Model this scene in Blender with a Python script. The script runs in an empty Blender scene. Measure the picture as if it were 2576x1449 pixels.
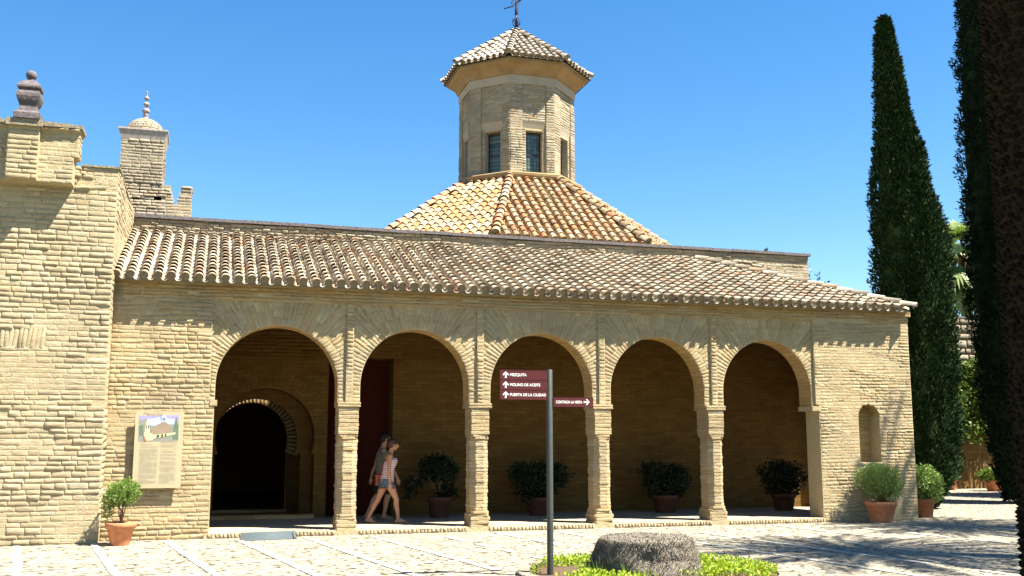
import bpy, math, random
from mathutils import Vector, Matrix, noise
R = math.radians
rnd = random.Random(7)
scn = bpy.context.scene
COL = scn.collection
# ------------------------------------------------------------------ camera, sky, sun, exposure
CAMY = -18.34
cam = bpy.data.cameras.new('camera'); co = bpy.data.objects.new('camera', cam); COL.objects.link(co); scn.camera = co
cam.sensor_width = 36; cam.lens = 36 * 2550 / 2576; cam.clip_end = 2000
co.location = (0, CAMY, 1.66)
tilt = math.atan(381 / 2550); yaw = R(16.6)
fwd = Vector((math.sin(yaw) * math.cos(tilt), math.cos(yaw) * math.cos(tilt), math.sin(tilt)))
co.rotation_euler = fwd.to_track_quat('-Z', 'Y').to_euler()
SUN = Vector((0.48, -0.345, 1.0)).normalized()
w = bpy.data.worlds.new('World'); scn.world = w; w.use_nodes = True
nt = w.node_tree; bg = nt.nodes['Background']
sky = nt.nodes.new('ShaderNodeTexSky'); sky.sky_type = 'NISHITA'; sky.sun_disc = False
sky.sun_elevation = math.asin(SUN.z); sky.sun_rotation = math.atan2(SUN.x, SUN.y)
sky.air_density = 1.0; sky.dust_density = 0.15; sky.ozone_density = 1.6
hs = nt.nodes.new('ShaderNodeHueSaturation'); hs.inputs['Saturation'].default_value = 1.36
nt.links.new(sky.outputs[0], hs.inputs['Color']); nt.links.new(hs.outputs[0], bg.inputs[0])
bg.inputs[1].default_value = 0.051
sl = bpy.data.lights.new('sun', 'SUN'); sl.energy = 5.0; sl.angle = R(0.5); sl.color = (1.0, 0.95, 0.84)
so = bpy.data.objects.new('sun', sl); COL.objects.link(so); so.rotation_euler = SUN.to_track_quat('Z', 'Y').to_euler()
so.location = (20, -20, 40)
vs = scn.view_settings; vs.view_transform = 'Standard'; vs.look = 'None'; vs.exposure = 2.15; vs.gamma = 1
scn.render.resolution_x = 1024; scn.render.resolution_y = 576
scn.cycles.max_bounces = 6; scn.cycles.diffuse_bounces = 4; scn.cycles.transparent_max_bounces = 6

# ------------------------------------------------------------------ helpers
class MB:
    def __init__(s): s.v = []; s.f = []; s.m = []; s.s = []
    def add(s, vs_, fs, mat=0, smooth=False):
        b = len(s.v); s.v.extend(vs_)
        for f in fs: s.f.append(tuple(i + b for i in f)); s.m.append(mat); s.s.append(smooth)
    def box(s, x0, x1, y0, y1, z0, z1, mat=0):
        s.add([(x0,y0,z0),(x1,y0,z0),(x1,y1,z0),(x0,y1,z0),(x0,y0,z1),(x1,y0,z1),(x1,y1,z1),(x0,y1,z1)],
              [(0,3,2,1),(4,5,6,7),(0,1,5,4),(1,2,6,5),(2,3,7,6),(3,0,4,7)], mat)
    def prism(s, poly, z0, z1, mat=0, smooth=False, poly2=None):
        n = len(poly); p2 = poly2 or poly
        s.add([(x, y, z0) for x, y in poly] + [(x, y, z1) for x, y in p2],
              [tuple(range(n))[::-1], tuple(range(n, 2*n))] , mat)
        s.add([(x, y, z0) for x, y in poly] + [(x, y, z1) for x, y in p2],
              [(i, (i+1) % n, n + (i+1) % n, n + i) for i in range(n)], mat, smooth)
    def lathe(s, prof, c, n=24, mat=0, smooth=True, rot=0, caps=True):
        vs_ = []; 
        for r, z in prof:
            for i in range(n):
                a = rot + 2*math.pi*i/n; vs_.append((c[0]+r*math.cos(a), c[1]+r*math.sin(a), c[2]+z))
        fs = [(j*n+i, j*n+(i+1) % n, (j+1)*n+(i+1) % n, (j+1)*n+i) for j in range(len(prof)-1) for i in range(n)]
        s.add(vs_, fs, mat, smooth)
        if caps:
            s.add(vs_[:n], [tuple(range(n))[::-1]], mat); s.add(vs_[-n:], [tuple(range(n))], mat)
    def tube(s, pts, rads, n=8, mat=0, smooth=True):
        pts = [Vector(p) for p in pts]; vs_ = []
        if not isinstance(rads, (list, tuple)): rads = [rads]*len(pts)
        for i, p in enumerate(pts):
            d = (pts[min(i+1, len(pts)-1)] - pts[max(i-1, 0)]).normalized()
            a = d.cross(Vector((0.13, 0.31, 1))) if abs(d.z) < .95 else d.cross(Vector((1, 0, 0)))
            a.normalize(); b = d.cross(a)
            for k in range(n):
                t = 2*math.pi*k/n; vs_.append(tuple(p + (a*math.cos(t) + b*math.sin(t))*rads[i]))
        fs = [(j*n+i, j*n+(i+1) % n, (j+1)*n+(i+1) % n, (j+1)*n+i) for j in range(len(pts)-1) for i in range(n)]
        m = len(pts)-1
        fs += [tuple(range(n))[::-1], tuple(m*n+k for k in range(n))]
        s.add(vs_, fs, mat, smooth)
    def ball(s, c, r, n=12, m=8, mat=0, sc=(1,1,1)):
        prof = []
        vs_ = [(c[0], c[1], c[2]-r*sc[2])]
        for j in range(1, m):
            t = math.pi*j/m
            for i in range(n):
                a = 2*math.pi*i/n
                vs_.append((c[0]+r*sc[0]*math.sin(t)*math.cos(a), c[1]+r*sc[1]*math.sin(t)*math.sin(a), c[2]-r*sc[2]*math.cos(t)))
        vs_.append((c[0], c[1], c[2]+r*sc[2])); L = len(vs_)-1
        fs = [(0, 1+(i+1) % n, 1+i) for i in range(n)]
        fs += [(1+j*n+i, 1+j*n+(i+1) % n, 1+(j+1)*n+(i+1) % n, 1+(j+1)*n+i) for j in range(m-2) for i in range(n)]
        fs += [(L, 1+(m-2)*n+i, 1+(m-2)*n+(i+1) % n) for i in range(n)]
        s.add(vs_, fs, mat, True)
    def build(s, name, mats, parent=None, world=False):
        me = bpy.data.meshes.new(name); me.from_pydata([tuple(v) for v in s.v], [], s.f)
        for m in (mats if isinstance(mats, (list, tuple)) else [mats]): me.materials.append(m)
        me.polygons.foreach_set('material_index', s.m); me.polygons.foreach_set('use_smooth', s.s)
        me.update()
        o = bpy.data.objects.new(name, me); COL.objects.link(o)
        if parent is not None:
            o.parent = parent
            if world: o.matrix_parent_inverse = Matrix.Translation(-Vector(parent.location))
        return o
def tag(o, label=None, cat=None, group=None, kind=None):
    if label: o['label'] = label
    if cat: o['category'] = cat
    if group: o['group'] = group
    if kind: o['kind'] = kind
    return o
def empty(name, loc, label, cat, group=None):
    o = bpy.data.objects.new(name, None); COL.objects.link(o); o.location = loc; o.empty_display_size = .2
    return tag(o, label, cat, group)
def copy_tree(o, parent=None):
    c = o.copy(); COL.objects.link(c); c.parent = parent
    for ch in list(o.children): copy_tree(ch, c)
    return c

# ------------------------------------------------------------------ materials
class M:
    def __init__(s, name, rough=.9, spec=.2):
        s.mat = bpy.data.materials.new(name); s.mat.use_nodes = True; s.t = s.mat.node_tree
        s.b = s.t.nodes['Principled BSDF']; s.b.inputs['Roughness'].default_value = rough
        s.b.inputs['Specular IOR Level'].default_value = spec
    def n(s, typ, **kw):
        x = s.t.nodes.new('ShaderNode' + typ)
        for k, v in kw.items():
            if k in x.inputs: x.inputs[k].default_value = v
            else: setattr(x, k, v)
        return x
    def l(s, a, b): s.t.links.new(a, b)
    def coord(s, scale=(1,1,1), gen='Object'):
        tc = s.n('TexCoord'); mp = s.n('Mapping'); mp.inputs['Scale'].default_value = scale; s.l(tc.outputs[gen], mp.inputs[0]); return mp.outputs[0]
    def noise(s, sc, det=4, vec=None, rough=.6):
        x = s.n('TexNoise'); x.inputs['Scale'].default_value = sc; x.inputs['Detail'].default_value = det; x.inputs['Roughness'].default_value = rough
        s.l(vec if vec is not None else s.coord(), x.inputs['Vector']); return x.outputs['Fac']
    def ramp(s, fac, stops):
        x = s.n('ValToRGB'); e = x.color_ramp.elements
        while len(e) < len(stops): e.new(.5)
        for el, (p, c) in zip(e, stops): el.position = p; el.color = (*c, 1) if len(c) == 3 else c
        s.l(fac, x.inputs[0]); return x.outputs[0]
    def mix(s, fac, a, b, mode='MIX'):
        x = s.n('Mix', data_type='RGBA', blend_type=mode)
        for i, vv in ((0, fac), (6, a), (7, b)):
            if isinstance(vv, (int, float)): x.inputs[i].default_value = vv
            elif isinstance(vv, tuple): x.inputs[i].default_value = (*vv, 1)
            else: s.l(vv, x.inputs[i])
        return x.outputs[2]
    def island(s): return s.n('NewGeometry').outputs['Random Per Island']
    def bump(s, h, st=.5, dist=.01, nrm=None):
        x = s.n('Bump'); x.inputs['Strength'].default_value = st; x.inputs['Distance'].default_value = dist
        s.l(h, x.inputs['Height'])
        if nrm is not None: s.l(nrm, x.inputs['Normal'])
        s.l(x.outputs[0], s.b.inputs['Normal']); return x.outputs[0]
    def col(s, c):
        if isinstance(c, tuple): s.b.inputs['Base Color'].default_value = (*c, 1)
        else: s.l(c, s.b.inputs['Base Color'])

def plain(name, c, rough=.8, spec=.25, metal=0, bump=None, var=.15):
    m = M(name, rough, spec); m.b.inputs['Metallic'].default_value = metal
    f = m.noise(18 if not bump else bump[0], 4)
    m.col(m.ramp(f, [(.3, tuple(x*(1-var) for x in c)), (.7, tuple(min(1, x*(1+var)) for x in c))]))
    if bump: m.bump(f, bump[1], bump[2])
    return m.mat
def brickmat(name, tones, stain=(.27,.22,.155), st_amt=.6, bump=.6, seedscale=1.0):
    m = M(name, .95, .1)
    c = m.ramp(m.island(), [(0, tones[0]), (.45, tones[1]), (.8, tones[2]), (1, tones[3])])
    big = m.noise(.9*seedscale, 4); mid = m.noise(5, 5)
    f1 = m.ramp(big, [(.46, (0,0,0)), (.60, (st_amt,)*3)])
    c = m.mix(f1, c, stain)
    c = m.mix(m.ramp(mid, [(.35, (0,0,0)), (.75, (.35,)*3)]), c, tuple(x*.62 for x in tones[1]))
    f3 = m.noise(60, 5); c = m.mix(m.ramp(f3, [(.55, (0,0,0)), (.72, (.45,)*3)]), c, tuple(x*.45 for x in tones[1]))
    fl = m.coord((1, 1, 3.2)); blot = m.noise(1.7, 6, fl, .65)
    c = m.mix(m.ramp(blot, [(.50, (0,0,0)), (.62, (.55,)*3)]), c, tuple(x*.72 for x in tones[0]))
    pit = m.noise(24, 6, fl, .75)
    c = m.mix(m.ramp(pit, [(.30, (.75,)*3), (.42, (0,0,0))]), c, tuple(x*.30 for x in tones[0]))
    m.col(c)
    n1 = m.bump(m.noise(9, 5, fl, .6), .55, .035)
    m.bump(pit, bump*1.4, .03, n1)
    return m.mat
T_wall = [(.37,.27,.14), (.45,.345,.195), (.50,.405,.25), (.43,.265,.13)]
T_pale = [(.40,.315,.19), (.455,.37,.235), (.50,.415,.27), (.45,.33,.19)]
B_wall = brickmat('aged_sand_brick', T_wall)
B_gate = brickmat('pale_sand_brick', T_pale, st_amt=.25)
B_tower = brickmat('grey_sand_brick', [(.31,.25,.17), (.38,.32,.23), (.44,.38,.28), (.36,.25,.15)], stain=(.22,.19,.15))
B_step = brickmat('step_brick', [(.50,.38,.22), (.56,.45,.28), (.44,.36,.24), (.5,.33,.18)])
def mortar(name, c, s=.6):
    m = M(name, 1, .05); f = m.noise(26, 6, rough=.7); g = m.noise(1.3, 4)
    cc = m.ramp(f, [(.3, tuple(x*.6 for x in c)), (.65, c)])
    m.col(m.mix(m.ramp(g, [(.4, (0,0,0)), (.7, (.5,)*3)]), cc, tuple(x*.7 for x in c)))
    m.bump(f, s, .03); return m.mat
MORT = mortar('sandy_mortar', (.46,.37,.22))
MORT_D = mortar('dirty_mortar', (.30,.25,.17), 1)
def wallplaster(name, a, b, rows=True, sc=13.0):
    m = M(name, .95, .1)
    f = m.noise(2.2, 5); c = m.ramp(f, [(.3, a), (.7, b)])
    if rows:
        tc = m.n('TexCoord'); sp = m.n('SeparateXYZ'); m.l(tc.outputs['Object'], sp.inputs[0])
        ad = m.n('Math', operation='ADD'); m.l(sp.outputs[0], ad.inputs[0]); m.l(sp.outputs[1], ad.inputs[1])
        cb = m.n('CombineXYZ'); m.l(ad.outputs[0], cb.inputs[0]); m.l(sp.outputs[2], cb.inputs[1])
        br = m.n('TexBrick'); br.inputs['Scale'].default_value = sc/4; br.inputs['Brick Width'].default_value = .9
        br.inputs['Row Height'].default_value = .25; br.inputs['Mortar Size'].default_value = .02; br.inputs['Mortar Smooth'].default_value = .6
        br.inputs['Color1'].default_value = (1,1,1,1); br.inputs['Color2'].default_value = (.75,.72,.68,1); br.inputs['Mortar'].default_value = (.62,.58,.5,1)
        nd = m.n('TexNoise'); nd.inputs['Scale'].default_value = 5; m.l(cb.outputs[0], nd.inputs['Vector'])
        mx = m.mix(.025, cb.outputs[0], nd.outputs['Color'], 'ADD'); m.l(mx, br.inputs['Vector'])
        c = m.mix(1.0, c, br.outputs['Color'], 'MULTIPLY')
        m.col(c); m.bump(br.outputs['Fac'], -.5 if False else .5, -.012)
    else: m.col(c); m.bump(m.noise(30, 5), .5, .01)
    return m.mat
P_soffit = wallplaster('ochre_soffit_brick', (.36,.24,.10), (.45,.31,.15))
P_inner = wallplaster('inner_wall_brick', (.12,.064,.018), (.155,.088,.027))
P_band = wallplaster('grey_plaster_band', (.32,.27,.20), (.40,.34,.25), rows=False)
P_cyma = wallplaster('ochre_cornice_plaster', (.23,.15,.07), (.33,.235,.125), rows=False)
P_stone = wallplaster('stone_block_wall', (.26,.23,.17), (.40,.35,.25), sc=2.6)
def tilemat(name, tones, lichen=(.16,.13,.09), orange=.1):
    m = M(name, .9, .15)
    c = m.ramp(m.island(), [(0, tones[0]), (.3, tones[1]), (.62, tones[2]), (.86, tones[3]), (1, tones[4])])
    c = m.mix(m.ramp(m.noise(7, 6, rough=.7), [(.46, (0,0,0)), (.66, (.75,)*3)]), c, tuple(x*.55 for x in tones[1]))
    c = m.mix(m.ramp(m.noise(30, 5), [(.56, (0,0,0)), (.7, (.6,)*3)]), c, lichen)
    c = m.mix(m.ramp(m.noise(1.6, 5), [(.57, (0,0,0)), (.70, (orange*.8,)*3)]), c, (.42,.19,.07))
    c = m.mix(m.ramp(m.noise(.9, 6, rough=.7), [(.50, (0,0,0)), (.66, (.45,)*3)]), c, lichen)
    m.col(c); m.bump(m.noise(45, 5), .4, .01)
    return m.mat
TILE_P = tilemat('weathered_cream_tile', [(.21,.165,.12), (.42,.35,.255), (.56,.49,.37), (.33,.245,.165), (.44,.27,.17)], orange=.3)
TILE_H = tilemat('ochre_stained_tile', [(.18,.12,.07), (.31,.22,.13), (.42,.335,.215), (.33,.165,.075), (.31,.115,.05)], (.22,.14,.05), .8)
TILE_T = tilemat('pale_grey_tile', [(.23,.19,.15), (.31,.265,.21), (.37,.325,.26), (.22,.175,.13), (.28,.21,.155)], orange=.0)
TILE_R = plain('red_ridge_tile', (.46,.17,.09), .85)
COPING = plain('dark_coping_stone', (.115,.10,.10), .9, bump=(20, .6, .02), var=.35)
URN = plain('purple_grey_stone', (.105,.088,.09), .9, bump=(14, .8, .02), var=.4)
IRON = plain('wrought_iron', (.035,.03,.06), .5, .5, .6)
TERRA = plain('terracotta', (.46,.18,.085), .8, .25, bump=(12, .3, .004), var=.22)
TERRA_SHADE = plain('shade_dark_terracotta', (.07,.03,.018), .85, .2, var=.3)  # pot colour darkened: it carries the shade inside the portico
SOIL = plain('potting_soil', (.09,.06,.04), 1, .1, bump=(60, 1, .01))
BARK = plain('shrub_bark', (.16,.10,.06), .95, .1, bump=(40, .8, .01), var=.35)
WOOD_D = plain('maroon_door_wood', (.042,.009,.005), .85, .05, var=.3)
CEIL = plain('dark_timber_ceiling', (.10,.06,.03), .9, .1, var=.3)
SIGN = plain('maroon_sign_enamel', (.075,.012,.012), .35, .4, var=.06)
WHITE = plain('white_letter_vinyl', (.80,.78,.75), .6, .3, var=.03)
POLE = plain('dark_green_grey_paint', (.035,.038,.030), .45, .4, var=.15)
RAMP = plain('blue_grey_metal_ramp', (.085,.105,.115), .6, .4, .3, bump=(70, .4, .004), var=.25)
def leafmat(name, a, b, c2=None, rough=.6, trans=.0, spec=.3):
    m = M(name, rough, spec)
    st = [(0, a), (.6, b), (1, c2 or b)]
    m.col(m.ramp(m.island(), st))
    if trans:
        tr = m.n('BsdfTranslucent'); tr.inputs[0].default_value = (b[0]*1.5, b[1]*1.6, b[2], 1)
        mx = m.n('MixShader'); mx.inputs[0].default_value = trans
        out = m.t.nodes['Material Output']; m.l(m.b.outputs[0], mx.inputs[1]); m.l(tr.outputs[0], mx.inputs[2]); m.l(mx.outputs[0], out.inputs[0])
    return m.mat
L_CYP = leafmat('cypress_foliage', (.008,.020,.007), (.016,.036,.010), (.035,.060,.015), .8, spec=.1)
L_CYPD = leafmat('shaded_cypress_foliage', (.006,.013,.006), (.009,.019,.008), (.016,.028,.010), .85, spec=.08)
L_BUSH = leafmat('myrtle_leaf', (.06,.11,.022), (.13,.20,.04), (.22,.30,.07), .45, .25)
L_BUSH2 = leafmat('grey_green_leaf', (.075,.125,.032), (.14,.21,.05), (.25,.31,.09), .5, .2)
L_DARK = leafmat('shade_dark_glossy_leaf', (.008,.013,.006), (.014,.021,.008), (.022,.03,.012), .6, spec=.15)  # near-black leaves: shade under the portico roof is mixed into the tones
L_IVY = leafmat('climber_leaf', (.035,.07,.010), (.09,.14,.022), (.19,.24,.045), .5, .25)
L_BED = leafmat('yellow_green_ground_cover', (.09,.16,.012), (.24,.32,.018), (.42,.46,.04), .6, .25)
L_PALM = leafmat('fan_palm_leaf', (.07,.12,.03), (.14,.20,.05), (.30,.34,.12), .5, .2)
L_DRY = leafmat('dry_palm_fibre', (.22,.10,.04), (.32,.17,.07), (.40,.24,.10), .9)
L_OLIVE = leafmat('olive_leaf', (.05,.09,.06), (.09,.14,.10), (.14,.2,.15), .5)

# ------------------------------------------------------------------ brickwork
def brick(mb, f, u0, u1, v0, v1, d, mat, rr, base=-.006):
    h = v1 - v0; e1 = min(.005, h*.09); e2 = min(.013, h*.22)
    nu = max(1, int((u1-u0)/.07))
    us = [u0, u0+e1, u0+e2] + [u0+e2+(u1-u0-2*e2)*k/nu for k in range(1, nu)] + [u1-e2, u1-e1, u1]
    vv = [v0, v0+e1, v0+e2, v1-e2, v1-e1, v1]
    ud = [0, 1, 2] + [2]*(nu-1) + [2, 1, 0]; vd = [0, 1, 2, 2, 1, 0]
    tl = rr.uniform(-.25, .25)*d; vs_ = []
    for j, v in enumerate(vv):
        for i, u in enumerate(us):
            lv = min(ud[i], vd[j])
            dd = base if lv == 0 else (d*.55 if lv == 1 else d)
            if lv: dd += rr.uniform(-.16, .16)*d + tl*(2*(u-u0)/(u1-u0)-1)
            ju = rr.uniform(-.004, .004); jv = rr.uniform(-.0042, .0042)
            vs_.append(f(u+ju, v+jv, dd))
    n = len(us)
    mb.add(vs_, [(j*n+i, j*n+i+1, (j+1)*n+i+1, (j+1)*n+i) for j in range(5) for i in range(n-1)], mat, True)
def courses(mb, f, u0, u1, v0, v1, d=.018, h=.078, L=(.17,.34), mat=1, rr=None, ints=None, gap=.007, miss=.01, wav=.006, jit=.35):
    rr = rr or rnd; n = max(1, round((v1-v0)/h)); hh = (v1-v0)/n; sd = rr.uniform(0, 99)
    bd = [v0]+[v0+hh*(k+rr.uniform(-.16, .16)) for k in range(1, n)]+[v1]
    for k in range(n):
        a = bd[k]; hh = bd[k+1]-a; zc = a+hh/2
        for (p, q) in (ints(zc) if ints else [(u0, u1)]):
            if q-p < .03: continue
            u = p; first = True
            nf = lambda uu: min(1.4, max(.08, .80+1.9*noise.noise(Vector((uu*.9+sd, zc*1.3, sd)))+.6*noise.noise(Vector((uu*3+sd, zc*4, sd)))))
            while u < q-.001:
                l = rr.uniform(*L)
                if first: l *= rr.uniform(.4, 1); first = False
                e = u+l
                if q-e < .09: e = q
                if rr.random() > miss:
                    def g(uu, v, dd):
                        o = wav*(math.sin(uu*2.1+k*.9+sd)+.6*math.sin(uu*5.3+k*1.7+sd))
                        return f(uu, min(max(v+o, v0+.001), v1+.004), dd)
                    ext = rr.uniform(0, .004)
                    brick(mb, g, u+gap/2, e-gap/2, a+gap*.4+ext, a+hh-gap*.6, d*nf((u+e)/2)*(1+rr.uniform(-jit, jit)), mat, rr)
                u = e
def fplane(y0):            # facade-parallel plane facing -y
    return lambda u, v, d: (u, y0-d, v)
def fright(x0):            # plane facing +x ; u = y
    return lambda u, v, d: (x0+d, u, v)
def fface(cx, cy, ap, a):  # octagon face, outward angle a from -y
    nx, ny = math.sin(a), -math.cos(a); tx, ty = math.cos(a), math.sin(a)
    return lambda u, v, d: (cx+nx*(ap+d)+tx*u, cy+ny*(ap+d)+ty*u, v)
def inv(outer, holes):
    res = [outer]
    for (a, b) in holes:
        nw = []
        for (p, q) in res:
            if b <= p or a >= q: nw.append((p, q)); continue
            if a > p: nw.append((p, a))
            if b < q: nw.append((b, q))
        res = nw
    return res

# ------------------------------------------------------------------ roof tiles
def tile(mb, p0, p1, n, r0, r1, l0, l1, mat=0, seg=6, rim=.014, rr=rnd, up=True):
    d = (p1-p0).normalized(); s = d.cross(n).normalized(); n = s.cross(d).normalized() if up else n
    if n.z < 0: n = -n
    sg = 1 if up else -1; vs_ = []
    for (p, r, l) in ((p0, r0, l0), (p1, r1, l1)):
        for k in range(seg+1):
            a = math.pi*k/seg; vs_.append(tuple(p + s*math.cos(a)*r + n*(sg*math.sin(a)*r*.92 + l)))
    for k in range(seg+1):
        a = math.pi*k/seg; r = r0-rim; vs_.append(tuple(p0 + d*.001 + s*math.cos(a)*r + n*(sg*math.sin(a)*r*.92 + l0)))
    for k in range(seg+1):
        a = math.pi*k/seg; r = r0-rim; vs_.append(tuple(p0 + d*.07 + s*math.cos(a)*r + n*(sg*math.sin(a)*r*.92 + l0)))
    N = seg+1
    mb.add(vs_, [(k, k+1, N+k+1, N+k) for k in range(seg)], mat, True)
    b = len(mb.v)-4*N
    for fs in ([(k, k+1, 2*N+k+1, 2*N+k) for k in range(seg)], [(2*N+k, 2*N+k+1, 3*N+k+1, 3*N+k) for k in range(seg)]):
        for f in fs: mb.f.append(tuple(i+b for i in f)); mb.m.append(mat); mb.s.append(False)
def tile_col(mb, p0, p1, n, r, ex, mat=0, endmat=None, lift=.05, rr=rnd, mats=None):
    L = (p1-p0).length; d = (p1-p0).normalized(); s = d.cross(n).normalized()
    k = 0; t = rr.uniform(-.015, .01)
    while t < L-.04:
        e = min(t+ex*1.22, L+.02)
        j = s*rr.uniform(-.008, .008); rj = r*rr.uniform(.95, 1.05)
        tile(mb, p0+d*t+j, p0+d*e+s*rr.uniform(-.006, .006), n, rj, r*.80, lift+rr.uniform(0, .008), lift*.30, (mats(rr) if mats else mat))
        if k == 0 and endmat is not None:
            c = p0+d*(t+.045); seg = 8; nn = n
            vs_ = [tuple(c + s*math.cos(math.pi*q/seg)*(r-.01) + nn*(math.sin(math.pi*q/seg)*(r-.01)*.92+lift)) for q in range(seg+1)]
            vs_ += [tuple(c + s*(r-.01) - nn*.03), tuple(c - s*(r-.01) - nn*.03)]
            mb.add(vs_, [tuple(range(seg+1)) + (seg+2, seg+1)], endmat)
        k += 1; t += ex*rr.uniform(.96, 1.04)
def pan_col(mb, p0, p1, n, r, ex, mat=0, rr=rnd):
    L = (p1-p0).length; d = (p1-p0).normalized(); t = -.03
    while t < L-.05:
        e = min(t+ex*1.15, L)
        tile(mb, p0+d*t, p0+d*e, n, r*.92, r*.8, r*.35+.012, r*.35, mat, seg=4, rim=.012, up=False); t += ex

# ------------------------------------------------------------------ ground (setting)
def ground_mat():
    m = M('cobbled_courtyard', .95, .1)
    v = m.n('TexVoronoi'); v.inputs['Scale'].default_value = 1; v.distance = 'EUCLIDEAN'
    mp = m.coord((11, 17, 1)); nz = m.n('TexNoise'); nz.inputs['Scale'].default_value = 2.5; m.l(m.coord(), nz.inputs[0])
    vec = m.mix(.5, mp, nz.outputs['Color'], 'ADD'); m.l(vec, v.inputs['Vector'])
    c = m.ramp(v.outputs['Distance'], [(.0, (.30,.27,.215)), (.60, (.275,.245,.195)), (.72, (.05,.042,.03))])
    sep = m.n('SeparateColor'); m.l(v.outputs['Color'], sep.inputs[0])
    c = m.mix(1, c, m.ramp(sep.outputs[0], [(0, (.86,.85,.82)), (1, (1.06,1.05,1.0))]), 'MULTIPLY')
    c = m.mix(m.ramp(m.noise(.8, 5), [(.45, (0,0,0)), (.7, (.25,)*3)]), c, (.22,.185,.13))
    m.col(c); m.bump(v.outputs['Distance'], -1.0 if False else 1.0, -.035); return m.mat
GRND = ground_mat()
g = MB(); xs = [-300, -40, -12, 40, 80, 300]; ys = [-300, -40, 60, 120, 400]
g.add([(x, y, 0) for y in ys for x in xs], [(j*6+i, j*6+i+1, (j+1)*6+i+1, (j+1)*6+i) for j in range(4) for i in range(5)])
tag(g.build('courtyard_ground', GRND), kind='structure')
BAND = plain('pale_paving_stone', (.36,.335,.28), .95, .1, bump=(22, .5, .01), var=.18)
pb = MB()
for k in range(-3, 16):
    x0 = -2.76 + 1.12*k
    def pt(y, o): return (x0 + o - .163*(y+.63), y, .006 + .0)
    y = -.45 if x0 > -1.7 else -.5
    while y > -11:
        l = rnd.uniform(.35, .6); wv = [.055*(1+rnd.uniform(-.15, .15)) for _ in range(2)]; y2 = max(-11, y-l+.012)
        if k > 5 and rnd.random() < .35: y -= l; continue
        cx, cy = pt((y+y2)/2, 0)[:2]
        if (cx-5.4)**2+(cy+6.3)**2 > 1.95**2:
            a, b, c, d = pt(y2, -wv[0]), pt(y2, wv[1]), pt(y, wv[1]), pt(y, -wv[0])
            pb.add([(a[0],a[1],.001),(b[0],b[1],.001),(c[0],c[1],.001),(d[0],d[1],.001)]+[(q[0],q[1],.012) for q in (a,b,c,d)],
                   [(4,5,6,7),(0,1,5,4),(1,2,6,5),(2,3,7,6),(3,0,4,7)])
        y -= l
for j, yy in enumerate((-1.55, -2.65, -3.75, -4.85)):
    x = -5
    while x < 12:
        l = rnd.uniform(.3, .6)
        if rnd.random() < .7 and min(abs(((x+.163*(yy+.63)+2.76) % 1.12)), 9) > .06:
            q = [(x, yy-.03+.163*(x)*.9), (x+l-.02, yy-.03+.163*(x+l)*.9), (x+l-.02, yy+.03+.163*(x+l)*.9), (x, yy+.03+.163*x*.9)]
            if max(p[1] for p in q) < -.6 and all((p[0]-5.4)**2+(p[1]+6.3)**2 > 3.7 for p in q):
                pb.add([(a, b, .001) for a, b in q]+[(a, b, .009) for a, b in q], [(4,5,6,7),(0,1,5,4),(1,2,6,5),(2,3,7,6),(3,0,4,7)])
        x += l
tag(pb.build('paving_bands', BAND), kind='structure')

# ------------------------------------------------------------------ MOSQUE: portico + hall + lantern
mosque = empty('mosque', (6.4, 0, 0), 'sand brick mosque with five-arched portico, tiled roofs and octagonal lantern tower', 'building')
ZI, ZC, ZR, YP = 2.32, 2.62, 1.045, .045
ARCH = [(1.165, 1.055), (3.632, 1.012), (6.08, 1.02), (8.485, 1.005), (10.92, 1.01)]
PIL = [2.42, 4.853, 7.29, 9.702]
bounds = [(0.02, PIL[0]-.062)] + [(PIL[i]+.062, PIL[i+1]-.062) for i in range(3)] + [(PIL[3]+.062, 12.0)]
aw = MB()
def wall_arch(mb, xa, xb, cx, r, zi, zc, rz, ztop, y0, y1, mf=0, ms=2, n=28, zbot=None):
    path = [(cx-r, zi)] + [(cx-r*math.cos(math.pi*k/n), zc+rz*math.sin(math.pi*k/n)) for k in range(n+1)] + [(cx+r, zi)]
    for y, flip in ((y0, 0), (y1, 1)):
        fs = []; vs_ = []
        for (p, q) in zip(path[1:-2], path[2:-1]):
            b = len(vs_); vs_ += [(p[0], y, p[1]), (q[0], y, q[1]), (q[0], y, ztop), (p[0], y, ztop)]; fs.append((b, b+1, b+2, b+3))
        for (u, v) in ((xa, cx-r), (cx+r, xb)):
            b = len(vs_); vs_ += [(u, y, zi), (v, y, zi), (v, y, ztop), (u, y, ztop)]; fs.append((b, b+1, b+2, b+3))
        if flip: fs = [f[::-1] for f in fs]
        mb.add(vs_, fs, mf)
    vs_ = [(x, y, z) for (x, z) in path for y in (y0, y1)]
    mb.add(vs_, [(2*i, 2*i+1, 2*i+3, 2*i+2) for i in range(len(path)-1)], ms, True)
    for (u, v) in ((xa, cx-r), (cx+r, xb)):   # underside beside the arch
        mb.add([(u, y0, zi), (v, y0, zi), (v, y1, zi), (u, y1, zi)], [(0, 3, 2, 1)], mf)
edges = [0.02, PIL[0], PIL[1], PIL[2], PIL[3], 12.0]
YB = .50
for i, (cx, r) in enumerate(ARCH):
    wall_arch(aw, edges[i], edges[i+1], cx, r, ZI, ZC, ZR, 4.2, YP, YB)
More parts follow.
